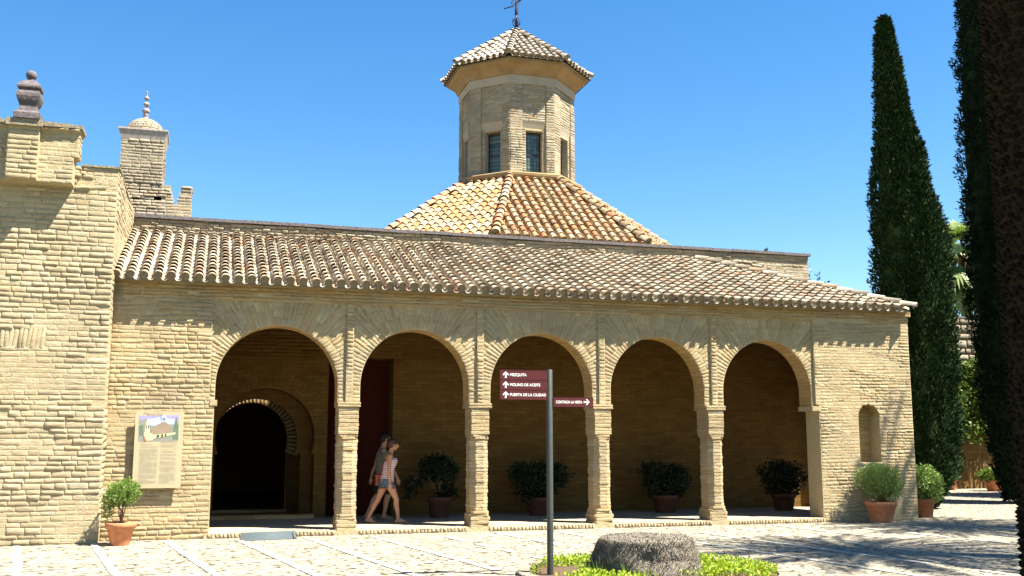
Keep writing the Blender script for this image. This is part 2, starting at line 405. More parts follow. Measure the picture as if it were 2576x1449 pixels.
# left bay and right bay
aw.box(-1.66, .105, 0, YB, 0, 2.36, 0); aw.box(-1.66, .02, 0, YB, 2.36, 4.2, 0)
NX0, NX1, NZ0, NZc = 13.0, 13.51, 1.19, 2.14
aw.box(12.07, NX0, 0, YB, 0, 2.36, 0); aw.box(12.0, NX0, 0, YB, 2.36, 4.2, 0)
aw.box(NX1, 14.335, 0, YB, 0, 4.2, 0); aw.box(NX0, NX1, 0.001, YB-.001, 0, NZ0, 0)
nc, nr = (NX0+NX1)/2, (NX1-NX0)/2
pth = [(nc-nr*math.cos(math.pi*k/14), NZc+nr*math.sin(math.pi*k/14)) for k in range(15)]
aw.add([(x, y, z) for (x, z) in pth for (y) in (0,)] + [(x, 0, 4.2) for x, z in pth], [(k, k+1, 15+k+1, 15+k) for k in range(14)], 0)
aw.add([(x, y, z) for (x, z) in pth for y in (0, .34)], [(2*k, 2*k+1, 2*k+3, 2*k+2) for k in range(14)], 4, True)
aw.add([(NX0-.02, .335, NZ0), (NX1+.02, .335, NZ0), (NX1+.02, .335, 2.6), (NX0-.02, .335, 2.6)], [(0,1,2,3)], 4)
# frieze and cornice backing
aw.box(-1.66, 14.335, .003, YB, 4.1, 4.16, 0)
aw.box(-1.66, 14.345, -.012, YB, 4.16, 4.26, 0); aw.box(-1.66, 14.385, -.05, YB, 4.26, 4.38, 3)
# bricks
rr = random.Random(11)
F0 = fplane(0)
courses(aw, F0, -1.62, 0.0, 0, 4.1, h=.074, L=(.14,.32), d=.0085, rr=rr, wav=.010, ints=lambda z: [(-1.62, .10 if z < 2.36 else .02)], miss=.02)
def rint(z):
    a = 12.08 if z < 2.36 else 12.0; o = [(a, 14.335)]
    if NZ0 < z < NZc: o = inv(o[0], [(NX0, NX1)])
    elif NZc <= z < NZc+nr:
        q = math.sqrt(nr*nr-(z-NZc)**2); o = inv(o[0], [(nc-q, nc+q)])
    return o
courses(aw, F0, 12.08, 14.335, 0, 4.1, d=.007, h=.062, L=(.12,.30), rr=rr, ints=rint, wav=.012, miss=.015)
courses(aw, fright(14.335), 0.0, 3.3, 0, 4.3, d=.012, rr=rr, ints=lambda z: inv((0, 3.3), [(1.0, 2.9)]) if z < 1.75 else (inv((0, 3.3), [(1.95-math.sqrt(.95**2-(z-1.75)**2), 1.95+math.sqrt(.95**2-(z-1.75)**2))]) if z < 2.7 else [(0, 3.3)]))
courses(aw, fplane(-.012), -1.62, 14.34, 4.16, 4.26, d=.010, h=.05, mat=3, rr=rr)
courses(aw, fplane(.003), -1.62, 14.33, 4.10, 4.16, d=.008, h=.06, mat=3, rr=rr)
courses(aw, fplane(-.05), -1.62, 14.38, 4.26, 4.38, d=.010, h=.06, mat=3, rr=rr)
for i, (cx, r) in enumerate(ARCH):
    xa, xb = bounds[i]
    courses(aw, fplane(YP), xa, xb, ZI, ZC, d=.008, h=.07, rr=rr, ints=lambda z: [(xa, cx-r-.004), (cx+r+.004, xb)])
    nv = int(math.pi*r/.060)
    for k in range(nv):
        th = math.pi*(k+.5)/nv; ct, st = math.cos(th), math.sin(th)
        lim = 9
        if ct > .01: lim = (xb-cx)/ct
        elif ct < -.01: lim = (xa-cx)/ct
        lim = min(lim, (4.1-ZC)/max(st, .01))
        def fr(u, v, d, ct=ct, st=st): # u radial , v across (scaled)
            rz = ZR/r; k2 = u/r
            px, pz = ct*u - st*v*k2*.96, (st*u + ct*v*k2*.96)*(1+(rz-1)*min(1, r/u))
            return (cx+px, YP-d, ZC+pz)
        u = r+.003; lim -= .01; s0 = rr.choice([.15, .27])
        while u < lim-.02:
            e = min(u+s0, lim); s0 = .27
            if lim-e < .07: e = lim
            if e-u > .03: brick(aw, fr, u+.002, e-.002, -.0275, .0275, .007*(1+rr.uniform(-.6, .6)) if u < r+.4 else .003, 1, rr)
            u = e
for px in PIL:
    aw.box(px-.062, px+.062, .002, YB, ZI, 4.1, 0)
    courses(aw, fplane(.002), px-.06, px+.06, ZI, 4.1, d=.012, h=.07, L=(.13,.13), rr=rr)
# impost stubs at both ends of the arcade
for (a, b) in ((.03, .15), (11.905, 12.1)):
    aw.box(a, b, -.018, YB+.02, 2.24, 2.335, 1)
B_frieze = brickmat('bounce_toned_frieze_brick', [(.36,.22,.09), (.42,.28,.12), (.44,.33,.17), (.36,.19,.07)])  # orange-brown of the bounce light under the eave put into the brick tones
aw.build('arcade_wall', [MORT, B_wall, P_soffit, B_frieze, P_soffit], mosque, True)

def cut_poly(cx, y0, y1, w_, ch):
    h = w_/2
    return [(cx-h+ch, y0), (cx+h-ch, y0), (cx+h, y0+ch), (cx+h, y1-ch), (cx+h-ch, y1), (cx-h+ch, y1), (cx-h, y1-ch), (cx-h, y0+ch)]
def stack(mb, cx, y0, y1, w_, ch, z0, z1, rr, h=.066, jit=.009, mat=0, matm=1, w1=None, ch1=None):
    n = max(1, round((z1-z0)/h)); hh = (z1-z0)/n
    for k in range(n):
        t = (k+.5)/n; ww = w_+((w1 or w_)-w_)*t; cc = ch+((ch1 if ch1 is not None else ch)-ch)*t
        a = z0+k*hh; j = lambda: rr.uniform(-jit, jit)
        p = [(x+j(), y+j()) for x, y in cut_poly(cx, y0, y1, ww, max(cc, .008))]
        q = [(cx+(x-cx)*.975, (y0+y1)/2+(y-(y0+y1)/2)*.985) for x, y in p]
        mb.prism(q, a, a+.010, mat, False, p); mb.prism(p, a+.010, a+hh-.018, mat, False)
        mb.prism(p, a+hh-.018, a+hh-.006, mat, False, q)
        q2 = [(cx+(x-cx)*.955, (y0+y1)/2+(y-(y0+y1)/2)*.975) for x, y in p]
        mb.prism(q2, a+hh-.006, a+hh+.001, matm)
for i, cx in enumerate(PIL):
    rr = random.Random(50+i)
    sh = MB(); wd = .31 if i else .33
    stack(sh, cx, 0.0, .48, wd+.03, .095, .36, 1.66, rr)
    pil = sh.build('pillar', [B_wall, MORT], mosque, True)
    b = MB(); stack(b, cx, -.02, .50, .38, .02, 0, .26, rr, jit=.014, w1=.37); stack(b, cx, -.012, .49, .36, .03, .26, .36, rr, h=.05, jit=.016, w1=.34, ch1=.07)
    b.build('base', [B_wall, MORT], pil)
    c = MB(); stack(c, cx, -.005, .49, wd+.02, .09, 1.66, 1.75, rr, h=.045, w1=wd+.03, ch1=.02)
    stack(c, cx, -.01, .495, wd+.035, .01, 1.75, 2.235, rr, jit=.006)
    stack(c, cx, -.03, .515, .41 if i in (0, 2) else .435, .008, 2.235, 2.325, rr, h=.045, jit=.004)
    c.build('capital', [B_wall, MORT], pil)

# step of bricks on edge, portico floor
st = MB(); rr = random.Random(3)
st.box(.02, 12.09, -.03, .30, -.05, .078, 0)
x = .08
segs = []
while x < 12.06:
    l = rr.uniform(.055, .078)
    if all(abs(x+l/2-p) > .20 for p in PIL): segs.append((x, min(x+l, 12.07)))
    x += l
for (a, b) in segs:
    f = lambda u, v, d: (u, -.03-d, v)
    brick(st, f, a+.004, b-.004, .0, .082+rr.uniform(-.004, .004), .022*rr.uniform(.4, 1.2), 1, rr)
    f2 = lambda u, v, d: (u, v, .078+d)
    brick(st, f2, a+.003, b-.003, -.045, .23, .010, 1, rr)
st.build('brick_step', [MORT, B_step], mosque, True)
fl = MB(); fl.box(-1.4, 14.1, .3, 3.2, -.05, .085)
fl.build('portico_floor', plain('worn_floor_brick', (.30,.25,.18), .9, bump=(25, .4, .01)), mosque, True)
ce = MB()
ce.add([(-1.6, .5, 4.12), (14.0, .5, 4.12), (14.0, 3.2, 4.12), (-1.6, 3.2, 4.12)], [(0, 1, 2, 3)])
for k in range(34): ce.box(-1.5+k*.46, -1.42+k*.46, .5, 3.2, 4.0, 4.119)
ce.build('timber_ceiling', CEIL, mosque, True)
# right end wall of the portico with its arched opening (u = y)
ew = MB(); oy0, oy1, ozc, oz = 1.0, 2.9, 1.75, .95
cy_ = (oy0+oy1)/2
ew.box(13.98, 14.33, YB, oy0, 0, 4.2); ew.box(13.98, 14.33, oy1, 3.2, 0, 4.2)
pth = [(cy_-oz*math.cos(math.pi*k/16), ozc+oz*math.sin(math.pi*k/16)) for k in range(17)]
for X in (13.98, 14.33):
    ew.add([(X, y, z) for y, z in pth]+[(X, y, 4.2) for y, z in pth], [(k, k+1, 18+k, 17+k) for k in range(16)])
ew.add([(X, y, z) for y, z in pth for X in (13.98, 14.33)], [(2*k, 2*k+1, 2*k+3, 2*k+2) for k in range(16)])
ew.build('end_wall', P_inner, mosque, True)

# hall front wall with horseshoe doorway and the recessed maroon door
YW = 3.2
hw = MB()
DX, DZ, DR, DI = 1.155, 1.72, .99, 1.37      # horseshoe arch: centre, radius, impost level
a0 = math.asin((DZ-DI)/DR)
def horse(cx, zc, r, zi, jx, n=26):
    a = math.asin((zc-zi)/r); p = [(cx-jx, 0.0), (cx-jx, zi)]
    p += [(cx-r*math.cos(-a+(math.pi+2*a)*k/n), zc+r*math.sin(-a+(math.pi+2*a)*k/n)) for k in range(n+1)]
    return p + [(cx+jx, zi), (cx+jx, 0.0)]
def horse_wall(mb, path, xa, xb, y0, y1, ztop, mf=0, ms=1):
    cx = (path[0][0]+path[-1][0])/2
    arc = path[1:-1]
    for y, flip in ((y0, 0), (y1, 1)):
        # left / right side strips from the outline out to xa / xb, then the top
        L = [p for p in path if p[0] <= cx+1e-6]; Rr = [p for p in path if p[0] >= cx-1e-6]
        zt = max(p[1] for p in path)
        for side, xe in ((L, xa), (Rr, xb)):
            sd = sorted(side, key=lambda p: p[1]) if False else side
            for p, q in zip(sd[:-1], sd[1:]):
                if abs(p[1]-q[1]) < 1e-6: continue
                f = [(p[0], y, p[1]), (q[0], y, q[1]), (xe, y, q[1]), (xe, y, p[1])]
                mb.add(f, [(0,1,2,3)], mf)
        mb.add([(xa, y, zt), (xb, y, zt), (xb, y, ztop), (xa, y, ztop)], [(0,1,2,3)], mf)
    mb.add([(x, y, z) for (x, z) in path for y in (y0, y1)], [(2*i, 2*i+1, 2*i+3, 2*i+2) for i in range(len(path)-1)], ms, True)
horse_wall(hw, horse(DX, DZ, DR, DI, .99), -1.66, 2.40, YW-.05, 3.7, 5.6)
horse_wall(hw, horse(.99, 1.66, .85, 1.37, .92), -1.66, 2.40, 3.72, 4.0, 5.6)
# raised rectangular frame line round the doorway (alfiz) and shallow bricks above
hw.box(-.3, 2.40, YW-.075, YW-.05, 3.30, 3.36, 0)
courses(hw, fplane(YW-.05), -1.6, 2.40, 3.36, 4.05, d=.010, mat=0, rr=random.Random(5))
rr = random.Random(8)
for k in range(46):
    th = -a0+(math.pi+2*a0)*(k+.5)/46; ct, st_ = math.cos(th), math.sin(th)
    def fr(u, v, d, ct=ct, st_=st_): return (DX+ct*u-st_*v, YW-.05-d, DZ+st_*u+ct*v)
    brick(hw, fr, DR+.01, DR+min(.42, (2.37-DX)/max(ct, .01)-DR) if ct > 0 else DR+.42, -.035, .035, .006, 0, rr)
hw.box(2.40, 3.78, YW+.55, 4.0, 0, 5.6, 0)            # recess back
hw.box(2.40, 3.78, YW, YW+.56, 3.38, 5.6, 0)
hw.box(3.78, 14.0, YW, 3.70, 0, 5.6, 0)
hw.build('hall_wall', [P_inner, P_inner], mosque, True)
dd = MB()
for (a, b) in ((2.44, 3.09), (3.11, 3.76)):
    dd.box(a, b, YW+.44, YW+.50, .09, 3.36)
    for zz in (.25, 1.25, 2.3): dd.box(a+.08, b-.08, YW+.415, YW+.44, zz, zz+.85)
dd.build('wooden_door', WOOD_D, mosque, True)
# inner court and second doorway
ic = MB()
horse_wall(ic, horse(.96, 1.66, .83, 1.36, .81), -1.6, 3.1, 5.6, 6.0, 5.9)
rr = random.Random(9); a1 = math.asin((1.66-1.36)/.83)
for k in range(40):
    th = -a1+(math.pi+2*a1)*(k+.5)/40; ct, st_ = math.cos(th), math.sin(th)
    def fr(u, v, d, ct=ct, st_=st_): return (.96+ct*u-st_*v, 5.6-d, 1.66+st_*u+ct*v)
    brick(ic, fr, .83, 1.10, -.028, .028, .015, 1, rr)
ic.box(3.05, 3.4, 4.0, 5.6, 0, 6.1); ic.box(-2.0, -1.6, 4.0, 14.3, 0, 6.1)
ic.box(3.1, 3.4, 6.0, 14.0, 0, 5.9); ic.box(-1.6, 3.4, 14.0, 14.3, 0, 5.9); ic.box(-1.6, 3.1, 6.0, 14.0, 3.4, 3.6)
ic.box(-1.6, 3.05, 3.25, 14.0, -.05, .06)
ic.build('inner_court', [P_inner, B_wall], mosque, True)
dl = MB(); dl.box(.13, 2.15, 2.9, 3.16, .08, .16); dl.build('threshold', P_soffit, mosque, True); dl = MB(); dl.box(.15, 1.78, 5.15, 5.58, .055, .105)
dl.build('threshold', P_soffit, mosque, True)

# parapet of the hall above the portico roof
pw = MB()
pw.box(-1.60, 14.05, YW+.01, 3.70, 5.6, 6.12, 0)
rr = random.Random(21)
courses(pw, fplane(YW+.01), -1.6, 14.06, 5.5, 6.12, d=.020, h=.07, L=(.12,.3), rr=rr, miss=.06, wav=.016, jit=.7)
courses(pw, fright(14.05), 3.22, 3.70, 4.6, 6.12, d=.02, rr=rr)
pw.box(3.42, 14.05, 3.71, 16.0, 0, 5.9, 0)
pw.build('hall_parapet', [MORT_D, B_tower], mosque, True)
cp = MB(); x = -1.6
while x < 14.08:
    l = rr.uniform(.5, .9); x2 = min(x+l, 14.1); z = 6.125+rr.uniform(0, .012)
    cp.prism([(x+.003, YW-.06), (x2-.003, YW-.06), (x2-.003, 3.75), (x+.003, 3.75)], z, z+.065, 0)
    x = x2
cp.build('coping', COPING, mosque, True)

# portico roof (tiles)
EY, EZ, TY, TZ = -.24, 4.38, YW, 5.85
sl_ = Vector((0, TY-EY, TZ-EZ)); nrm = Vector((0, -(TZ-EZ), TY-EY)).normalized()
pr = MB(); rr = random.Random(31)
pr.add([(-1.6, EY+.06, EZ-.03), (14.28, EY+.06, EZ-.03), (11.05, TY, TZ-.03), (-1.6, TY, TZ-.03)], [(0,1,2,3)], 1)
pr.add([(14.28, EY+.06, EZ-.03), (14.28, TY, EZ-.03), (11.05, TY, TZ-.03)], [(0,1,2)], 1)
pr.add([(-1.6, EY+.06, EZ-.035), (14.28, EY+.06, EZ-.035), (14.28, .4, EZ-.035), (-1.6, .4, EZ-.035)], [(0,3,2,1)], 1)
pr.add([(-1.6, EY+.06, EZ-.035), (14.28, EY+.06, EZ-.035), (14.28, EY+.06, EZ+.0), (-1.6, EY+.06, EZ+.0)], [(0,1,2,3)], 1)
S = .2226; x = -1.36-S
while x < 14.25:
    f = 1.0
    if x > 11.0: f = max(.0, (14.28-x)/(14.28-11.0))
    for off, fn in ((0, 'c'), (S/2, 'p')):
        xx = x+off; f = 1.0 if xx < 11.0 else max(0, (14.28-xx)/3.28)
        if f*3.7 < .2 or xx < -1.62: continue
        p0 = Vector((xx, EY, EZ)); p1 = p0 + sl_*f
        if fn == 'c': tile_col(pr, p0, p1, nrm, .083, .243, 0, 2, .05, rr)
        else: pan_col(pr, p0+Vector((0, 0, -.012)), p1, nrm, .07, .5, 0, rr)
    x += S
n2 = Vector((TZ-EZ, 0, 3.42)).normalized(); y = EY+.12
while y < TY-.05:      # right hip slope
    f = (y-EY)/(TY-EY); p0 = Vector((14.38, y, EZ)); p1 = Vector((14.38-3.3*f, y, EZ+(TZ-EZ)*f))
    if f > .06: tile_col(pr, p0, p1, n2, .083, .25, 0, 2, .05, rr); pan_col(pr, p0+Vector((0, S/2, 0)), p1, n2, .07, .5, 0, rr)
    y += S
pr.build('portico_roof', [TILE_P, MORT_D, plain('tile_end_mortar', (.22,.18,.12), 1, .1, bump=(30, 1, .02))], mosque, True)
hp = MB()
h0, h1 = Vector((14.35, EY-.03, EZ+.05)), Vector((11.0, TY, TZ+.07))
tile_col(hp, h0, h1, (nrm+n2).normalized(), .10, .34, 0, 1, .03, rr)
hp.build('hip_ridge', [TILE_P, MORT_D], mosque, True)

# octagonal hall roof
OX, OY = 8.46, 9.58
def octa(r, z, rot=0): return [(OX+r*math.sin(R(a+22.5+rot)), OY-r*math.cos(R(a+22.5+rot)), z) for a in range(0, 360, 45)]
def octa_roof(name, ro, zo, ri, zi, r_t, S, ex, tm, ridge_r, ridge_mats, seed, lift=.03):
    rr = random.Random(seed); mb = MB(); A0, A1 = ro*math.cos(R(22.5)), ri*math.cos(R(22.5))
    v0, v1 = octa(ro-.05, zo-.04), octa(ri, zi-.04)
    mb.add(v0+v1, [(i, (i+1) % 8, 8+(i+1) % 8, 8+i) for i in range(8)], 1); mb.add(v0, [tuple(range(8))[::-1]], 1)
    for k in range(8):
        a = R(45*k); nx, ny = math.sin(a), -math.cos(a); tx, ty = math.cos(a), math.sin(a)
        n = Vector((nx*(zo-zi)*-1, ny*(zo-zi)*-1, A0-A1)).normalized()
        if n.z < 0: n = -n
        half = A0*math.tan(R(22.5)); m = int(half/S)
        for j in range(-2*m-1, 2*m+2):
            s = j*S/2
            if abs(s) > half-.05: continue
            Ae = max(A1, abs(s)/math.tan(R(22.5)))
            f = (A0-Ae)/(A0-A1)
            if f*(A0-A1) < .1: continue
            P = lambda A, z: Vector((OX+nx*A+tx*s, OY+ny*A+ty*s, z))
            p0, p1 = P(A0, zo), P(Ae, zo+(zi-zo)*f)
            if j % 2 == 0: tile_col(mb, p0, p1, n, r_t, ex, 0, 2, lift, rr)
            else: pan_col(mb, p0, p1, n, r_t*.85, ex*1.8, 0, rr)
    o = mb.build(name, [tm, MORT_D, plain(name+'_end_mortar', (.24,.19,.12), 1, .1)], mosque, True)
    v0, v1 = octa(ro+.03, zo+.05), octa(ri, zi+.05)
    for k in range(8):
        rg = MB()
        p0, p1 = Vector(v0[k]), Vector(v1[k]); a = R(45*k+22.5)
        out = Vector((math.sin(a), -math.cos(a), 0)); n = (out*(zi-zo)+Vector((0, 0, (ro-ri)))).normalized()
        red = ridge_mats and k in (1, 7, 6)
        tile_col(rg, p0, p1, n, ridge_r, ex*1.05, 0, 2, lift+.01, rr, mats=(lambda q: q.choice([0, 0, 1, 3])) if red else None)
        rg.build('roof_ridge', [tm, TILE_R, MORT_D, TILE_P], o)
octa_roof('hall_roof', 5.20, 6.50, 1.80, 8.86, .086, .238, .27, TILE_H, .115, True, 41)
# lantern tower
lt = MB(); rr = random.Random(61)
RD = 1.72; AP = RD*math.cos(R(22.5)); HF = RD*math.sin(R(22.5)); DEP = .055
Z0, Z1 = 9.02, 11.68
wu0, wu1, wz1 = -.19, .31, 10.30
zr1 = 10.50
for k in range(8):
    a = R(45*k)
    f = fface(OX, OY, AP-DEP, a)
    # recessed panel backing with window hole
    def quad(u0, u1, v0, v1, d=0, mat=0): lt.add([f(u0, v0, d), f(u1, v0, d), f(u1, v1, d), f(u0, v1, d)], [(0,1,2,3)], mat)
    hf = (AP-DEP)*math.tan(R(22.5))
    quad(-hf, wu0, Z0, Z1); quad(wu1, hf, Z0, Z1); quad(wu0, wu1, wz1, Z1)
    for (p, q) in (((wu0, Z0), (wu0, wz1)), ((wu0, wz1), (wu1, wz1)), ((wu1, wz1), (wu1, Z0))):
        lt.add([f(p[0], p[1], 0), f(q[0], q[1], 0), f(q[0], q[1], -.26), f(p[0], p[1], -.26)], [(0,1,2,3)], 2)
    g0 = fface(OX, OY, AP, a)
    # corner piers, frame strips and the wall above the window
    for (u0, u1) in ((-HF, -.30), (.40, HF)):
        courses(lt, g0, u0, u1, Z0, Z1-.02, d=.012, h=.074, L=(.2,.36), rr=rr, mat=1, miss=0)
        lt.add([g0(u0, Z0, -.002), g0(u1, Z0, -.002), g0(u1, Z1, -.002), g0(u0, Z1, -.002)], [(0,1,2,3)], 0)
    for (ue, sg) in ((-.30, 1), (.40, -1)):
        lt.add([g0(ue, Z0, .0), g0(ue, Z0, -DEP), g0(ue, Z1, -DEP), g0(ue, Z1, 0)], [(0,1,2,3)], 0)
    courses(lt, f, -.30, wu0-.0, Z0, zr1-.12, d=.012, h=.074, rr=rr, mat=1, miss=0); courses(lt, f, wu1, .40, Z0, zr1-.12, d=.012, h=.074, rr=rr, mat=1, miss=0)
    courses(lt, fface(OX, OY, AP-.024, a), -.30, .40, zr1+.05, Z1-.02, d=.010, h=.074, rr=rr, mat=1)
    q3 = fface(OX, OY, AP-.026, a); lt.add([q3(-.30, zr1+.05, 0), q3(.40, zr1+.05, 0), q3(.40, Z1, 0), q3(-.30, Z1, 0)], [(0,1,2,3)], 0)
    # lintel: sloping plaster hood
    lt.add([f(-.30, zr1-.14, .0), f(.40, zr1-.14, .0), f(.40, zr1-.02, .03), f(-.30, zr1-.02, .03), f(.40, zr1+.06, .055), f(-.30, zr1+.06, .055)], [(0,1,2,3), (3,2,4,5)], 2)
def ring(mb, prof, mat=0, smooth=False):
    vs_ = []
    for r, z in prof: vs_ += octa(r, z)
    n = len(prof); mb.add(vs_, [(j*8+i, j*8+(i+1) % 8, (j+1)*8+(i+1) % 8, (j+1)*8+i) for j in range(n-1) for i in range(8)], mat, smooth)
tower = lt.build('lantern_tower', [MORT, B_tower, P_band], mosque, True)
pl = MB(); ring(pl, [(1.735, 11.63), (1.75, 11.64), (1.75, 11.88)]); pl.build('plaster_band', P_band, tower)
cy = MB(); ring(cy, [(1.75, 11.88), (1.80, 11.89), (1.82, 11.95), (1.88, 12.02), (1.98, 12.10), (2.07, 12.14), (2.09, 12.20), (2.09, 12.24), (1.0, 12.24)])
cy.build('cornice', P_cyma, tower)
bc = MB(); ring(bc, [(1.80, 8.80), (1.86, 8.84), (1.95, 8.93), (1.96, 8.99), (1.93, 9.02), (1.70, 9.06), (1.2, 9.06)])
bc.build('base_moulding', P_cyma, tower)
GL = M('leaded_glass', .25, .5)
tc = GL.n('TexCoord'); sp = GL.n('SeparateXYZ'); GL.l(tc.outputs['Object'], sp.inputs[0]); cb = GL.n('CombineXYZ')
ad = GL.n('Math', operation='ADD'); GL.l(sp.outputs[0], ad.inputs[0]); GL.l(sp.outputs[1], ad.inputs[1]); GL.l(ad.outputs[0], cb.inputs[0]); GL.l(sp.outputs[2], cb.inputs[1])
bt = GL.n('TexBrick'); bt.offset = 0; bt.inputs['Scale'].default_value = 1; bt.inputs['Brick Width'].default_value = .09; bt.inputs['Row Height'].default_value = .11
bt.inputs['Mortar Size'].default_value = .008; bt.inputs['Color1'].default_value = (.035,.055,.045,1); bt.inputs['Color2'].default_value = (.10,.14,.115,1); bt.inputs['Mortar'].default_value = (.01,.012,.01,1)
GL.l(cb.outputs[0], bt.inputs['Vector']); GL.col(bt.outputs['Color']); GLASS = GL.mat
for k in range(8):
    f = fface(OX, OY, AP-DEP-.22, R(45*k)); wb = MB()
    for (u0, u1, v0, v1) in ((wu0, wu0+.03, Z0, wz1), (wu1-.03, wu1, Z0, wz1), (wu0+.03, wu1-.03, wz1-.03, wz1), (wu0+.03, wu1-.03, 9.62, 9.65)):
        wb.add([f(u0, v0, .02), f(u1, v0, .02), f(u1, v1, .02), f(u0, v1, .02), f(u0, v0, 0), f(u1, v0, 0), f(u1, v1, 0), f(u0, v1, 0)],
               [(0,1,2,3), (0,4,5,1), (1,5,6,2), (2,6,7,3), (3,7,4,0)])
    wo = wb.build('window', IRON, tower)
    gp = MB(); gp.add([f(wu0, Z0, 0), f(wu1, Z0, 0), f(wu1, wz1, 0), f(wu0, wz1, 0)], [(0,1,2,3)]); gp.build('glass_pane', GLASS, tower)
octa_roof('lantern_roof', 2.22, 12.27, .05, 13.80, .082, .205, .27, TILE_T, .10, False, 43, .03)
# iron cross
ix = MB(); cz = 13.85
ix.tube([(OX, OY, cz-.1), (OX, OY, cz+.2)], .035); ix.tube([(OX, OY, cz+.2), (OX, OY, cz+.62)], [.05, .022])
for k in range(4):
    a = math.pi*k/4; pts = []
    for t in range(17):
        th = 2*math.pi*t/16; pts.append((OX+.12*math.cos(a)*math.sin(th), OY+.12*math.sin(a)*math.sin(th), cz+.30-.14*math.cos(th)))
    ix.tube(pts, .010, 5)
ix.tube([(OX, OY, cz+.5), (OX, OY, cz+0.570), (OX, OY, cz+0.761), (OX, OY, cz+0.935), (OX, OY, cz+1.283)], [.02, .055, .035, .03, .02])
for k in range(10): ix.tube([(OX-.01, OY, cz+0.604+k*.05), (OX+.075, OY+.0, cz+0.610+k*.05)], .009, 5)
for s in (-1, 1):
    ix.tube([(OX, OY, cz+0.918+.0), (OX+s*.16, OY-.05*s, cz+0.918+.12*s), (OX+s*.36, OY-.1*s, cz+0.935+.2*s)], .018, 6)
    pts = []
    for t in range(13):
        th = 2*math.pi*t/12; pts.append((OX+s*(.13+.035*math.cos(th)), OY-.03, cz+0.848+(.30 if s > 0 else 0)+.09*math.sin(th)))
    ix.tube(pts, .014, 5)
    pts = [(OX+s*.02*t, OY, cz+1.080+.11*math.sin(t*.9)) for t in range(8)]; ix.tube(pts, .014, 5)
ix.build('iron_cross', IRON, mosque, True)

# ------------------------------------------------------------------ left gatehouse block
gate = empty('gatehouse', (-4, 1.4, 0), 'tall pale brick block with stepped parapet at the left of the portico', 'building')
gm = MB(); rr = random.Random(71); GX, GY = -1.62, -.40
gm.box(-7, GX, GY, 3.45, 0, 6.20, 0)
courses(gm, fplane(GY), -4.2, GX, 0, 5.80, d=.0125, h=.088, L=(.15,.36), rr=rr, wav=.006, jit=.5, ints=lambda z: [(-2.58, GX)] if 3.12 < z < 3.44 else ([(-4.2, GX)]))
x = -4.2
while x < -2.6:   # flat relieving arch of bricks on end
    t_ = (x+3.6)*.18; fx = lambda u, v, d, x=x, t_=t_: (x+u+t_*(v-.16), GY-d, 3.12+v)
    brick(gm, fx, .002, .064, .01, .33, .010*rr.uniform(.4, 1.6), 1, rr); x += .067
courses(gm, fplane(GY), -2.35, GX, 5.80, 6.22, d=.022, h=.08, L=(.1,.28), rr=rr, wav=.02, jit=.8, miss=.08)
courses(gm, fright(GX), GY, 3.45, 4.2, 6.20, d=.014, h=.09, rr=rr, wav=.010)
courses(gm, fright(GX), GY, -.0, 0, 4.2, d=.016, h=.108, rr=rr, wav=.010)
UY = GY-.27
UD = UY+.40
gm.box(-7, -2.30, UY, UD, 5.83, 6.30, 0); gm.box(-7, -2.24, UY, UD, 6.30, 6.70, 0)
courses(gm, fplane(UY), -4.2, -2.30, 5.83, 6.28, d=.012, h=.08, rr=rr, jit=.6); courses(gm, fplane(UY), -4.2, -2.24, 6.28, 6.66, d=.012, h=.08, rr=rr, jit=.6)
courses(gm, fright(-2.24), UY, UD, 6.30, 6.68, d=.02, h=.07, rr=rr)
gm.box(-7, -2.22, UY-.035, UD+.03, 6.70, 6.755, 0)
x = -5.0
while x < -2.23:
    l = rr.uniform(.10, .24); x2 = min(x+l, -2.19+rr.uniform(-.03, .02)); gm.box(x+.003, x2-.003, UY-.085+rr.uniform(-.02, .02), UD+.05, 6.755, 6.80+rr.uniform(-.005, .03), 2); x += l
courses(gm, fplane(UY-.035), -4.2, -2.22, 6.70, 6.755, d=.016, h=.055, rr=rr, jit=.8)
gm.box(-3.30, -2.83, UY-.09, UY, 5.84, 6.72, 0); courses(gm, fplane(UY-.09), -3.30, -2.83, 5.84, 6.66, d=.010, h=.082, L=(.47,.47), rr=rr)
gm.box(-3.34, -2.79, UY-.15, UY, 6.72, 6.835, 2)
gm.box(-2.2, GX+.03, GY-.03, .6, 6.20, 6.235, 2)
gm.box(GX-.15, GX+.02, .6, 3.5, 6.20, 6.235, 2)
gm.build('wall', [MORT, B_gate, MORT_D], gate, True)
u = MB(); ux, uy = -3.03, UY+.02; q = math.sqrt(2)
def sq(mb, prof, c, rot=R(45)): mb.lathe([(a*q*.5, z) for a, z in prof], c, 4, 0, False, rot)
sq(u, [(.40, 6.84), (.40, 6.93), (.36, 6.95), (.29, 6.98), (.26, 7.05), (.27, 7.10), (.29, 7.11), (.33, 7.16), (.36, 7.22), (.36, 7.27), (.33, 7.31), (.28, 7.33), (.28, 7.35), (.36, 7.37), (.36, 7.40), (.29, 7.45), (.21, 7.50), (.12, 7.52), (.08, 7.55)], (ux, uy, 0))
u.ball((ux, uy, 7.62), .086, 14, 10)
u.build('urn_finial', URN, gate, True)

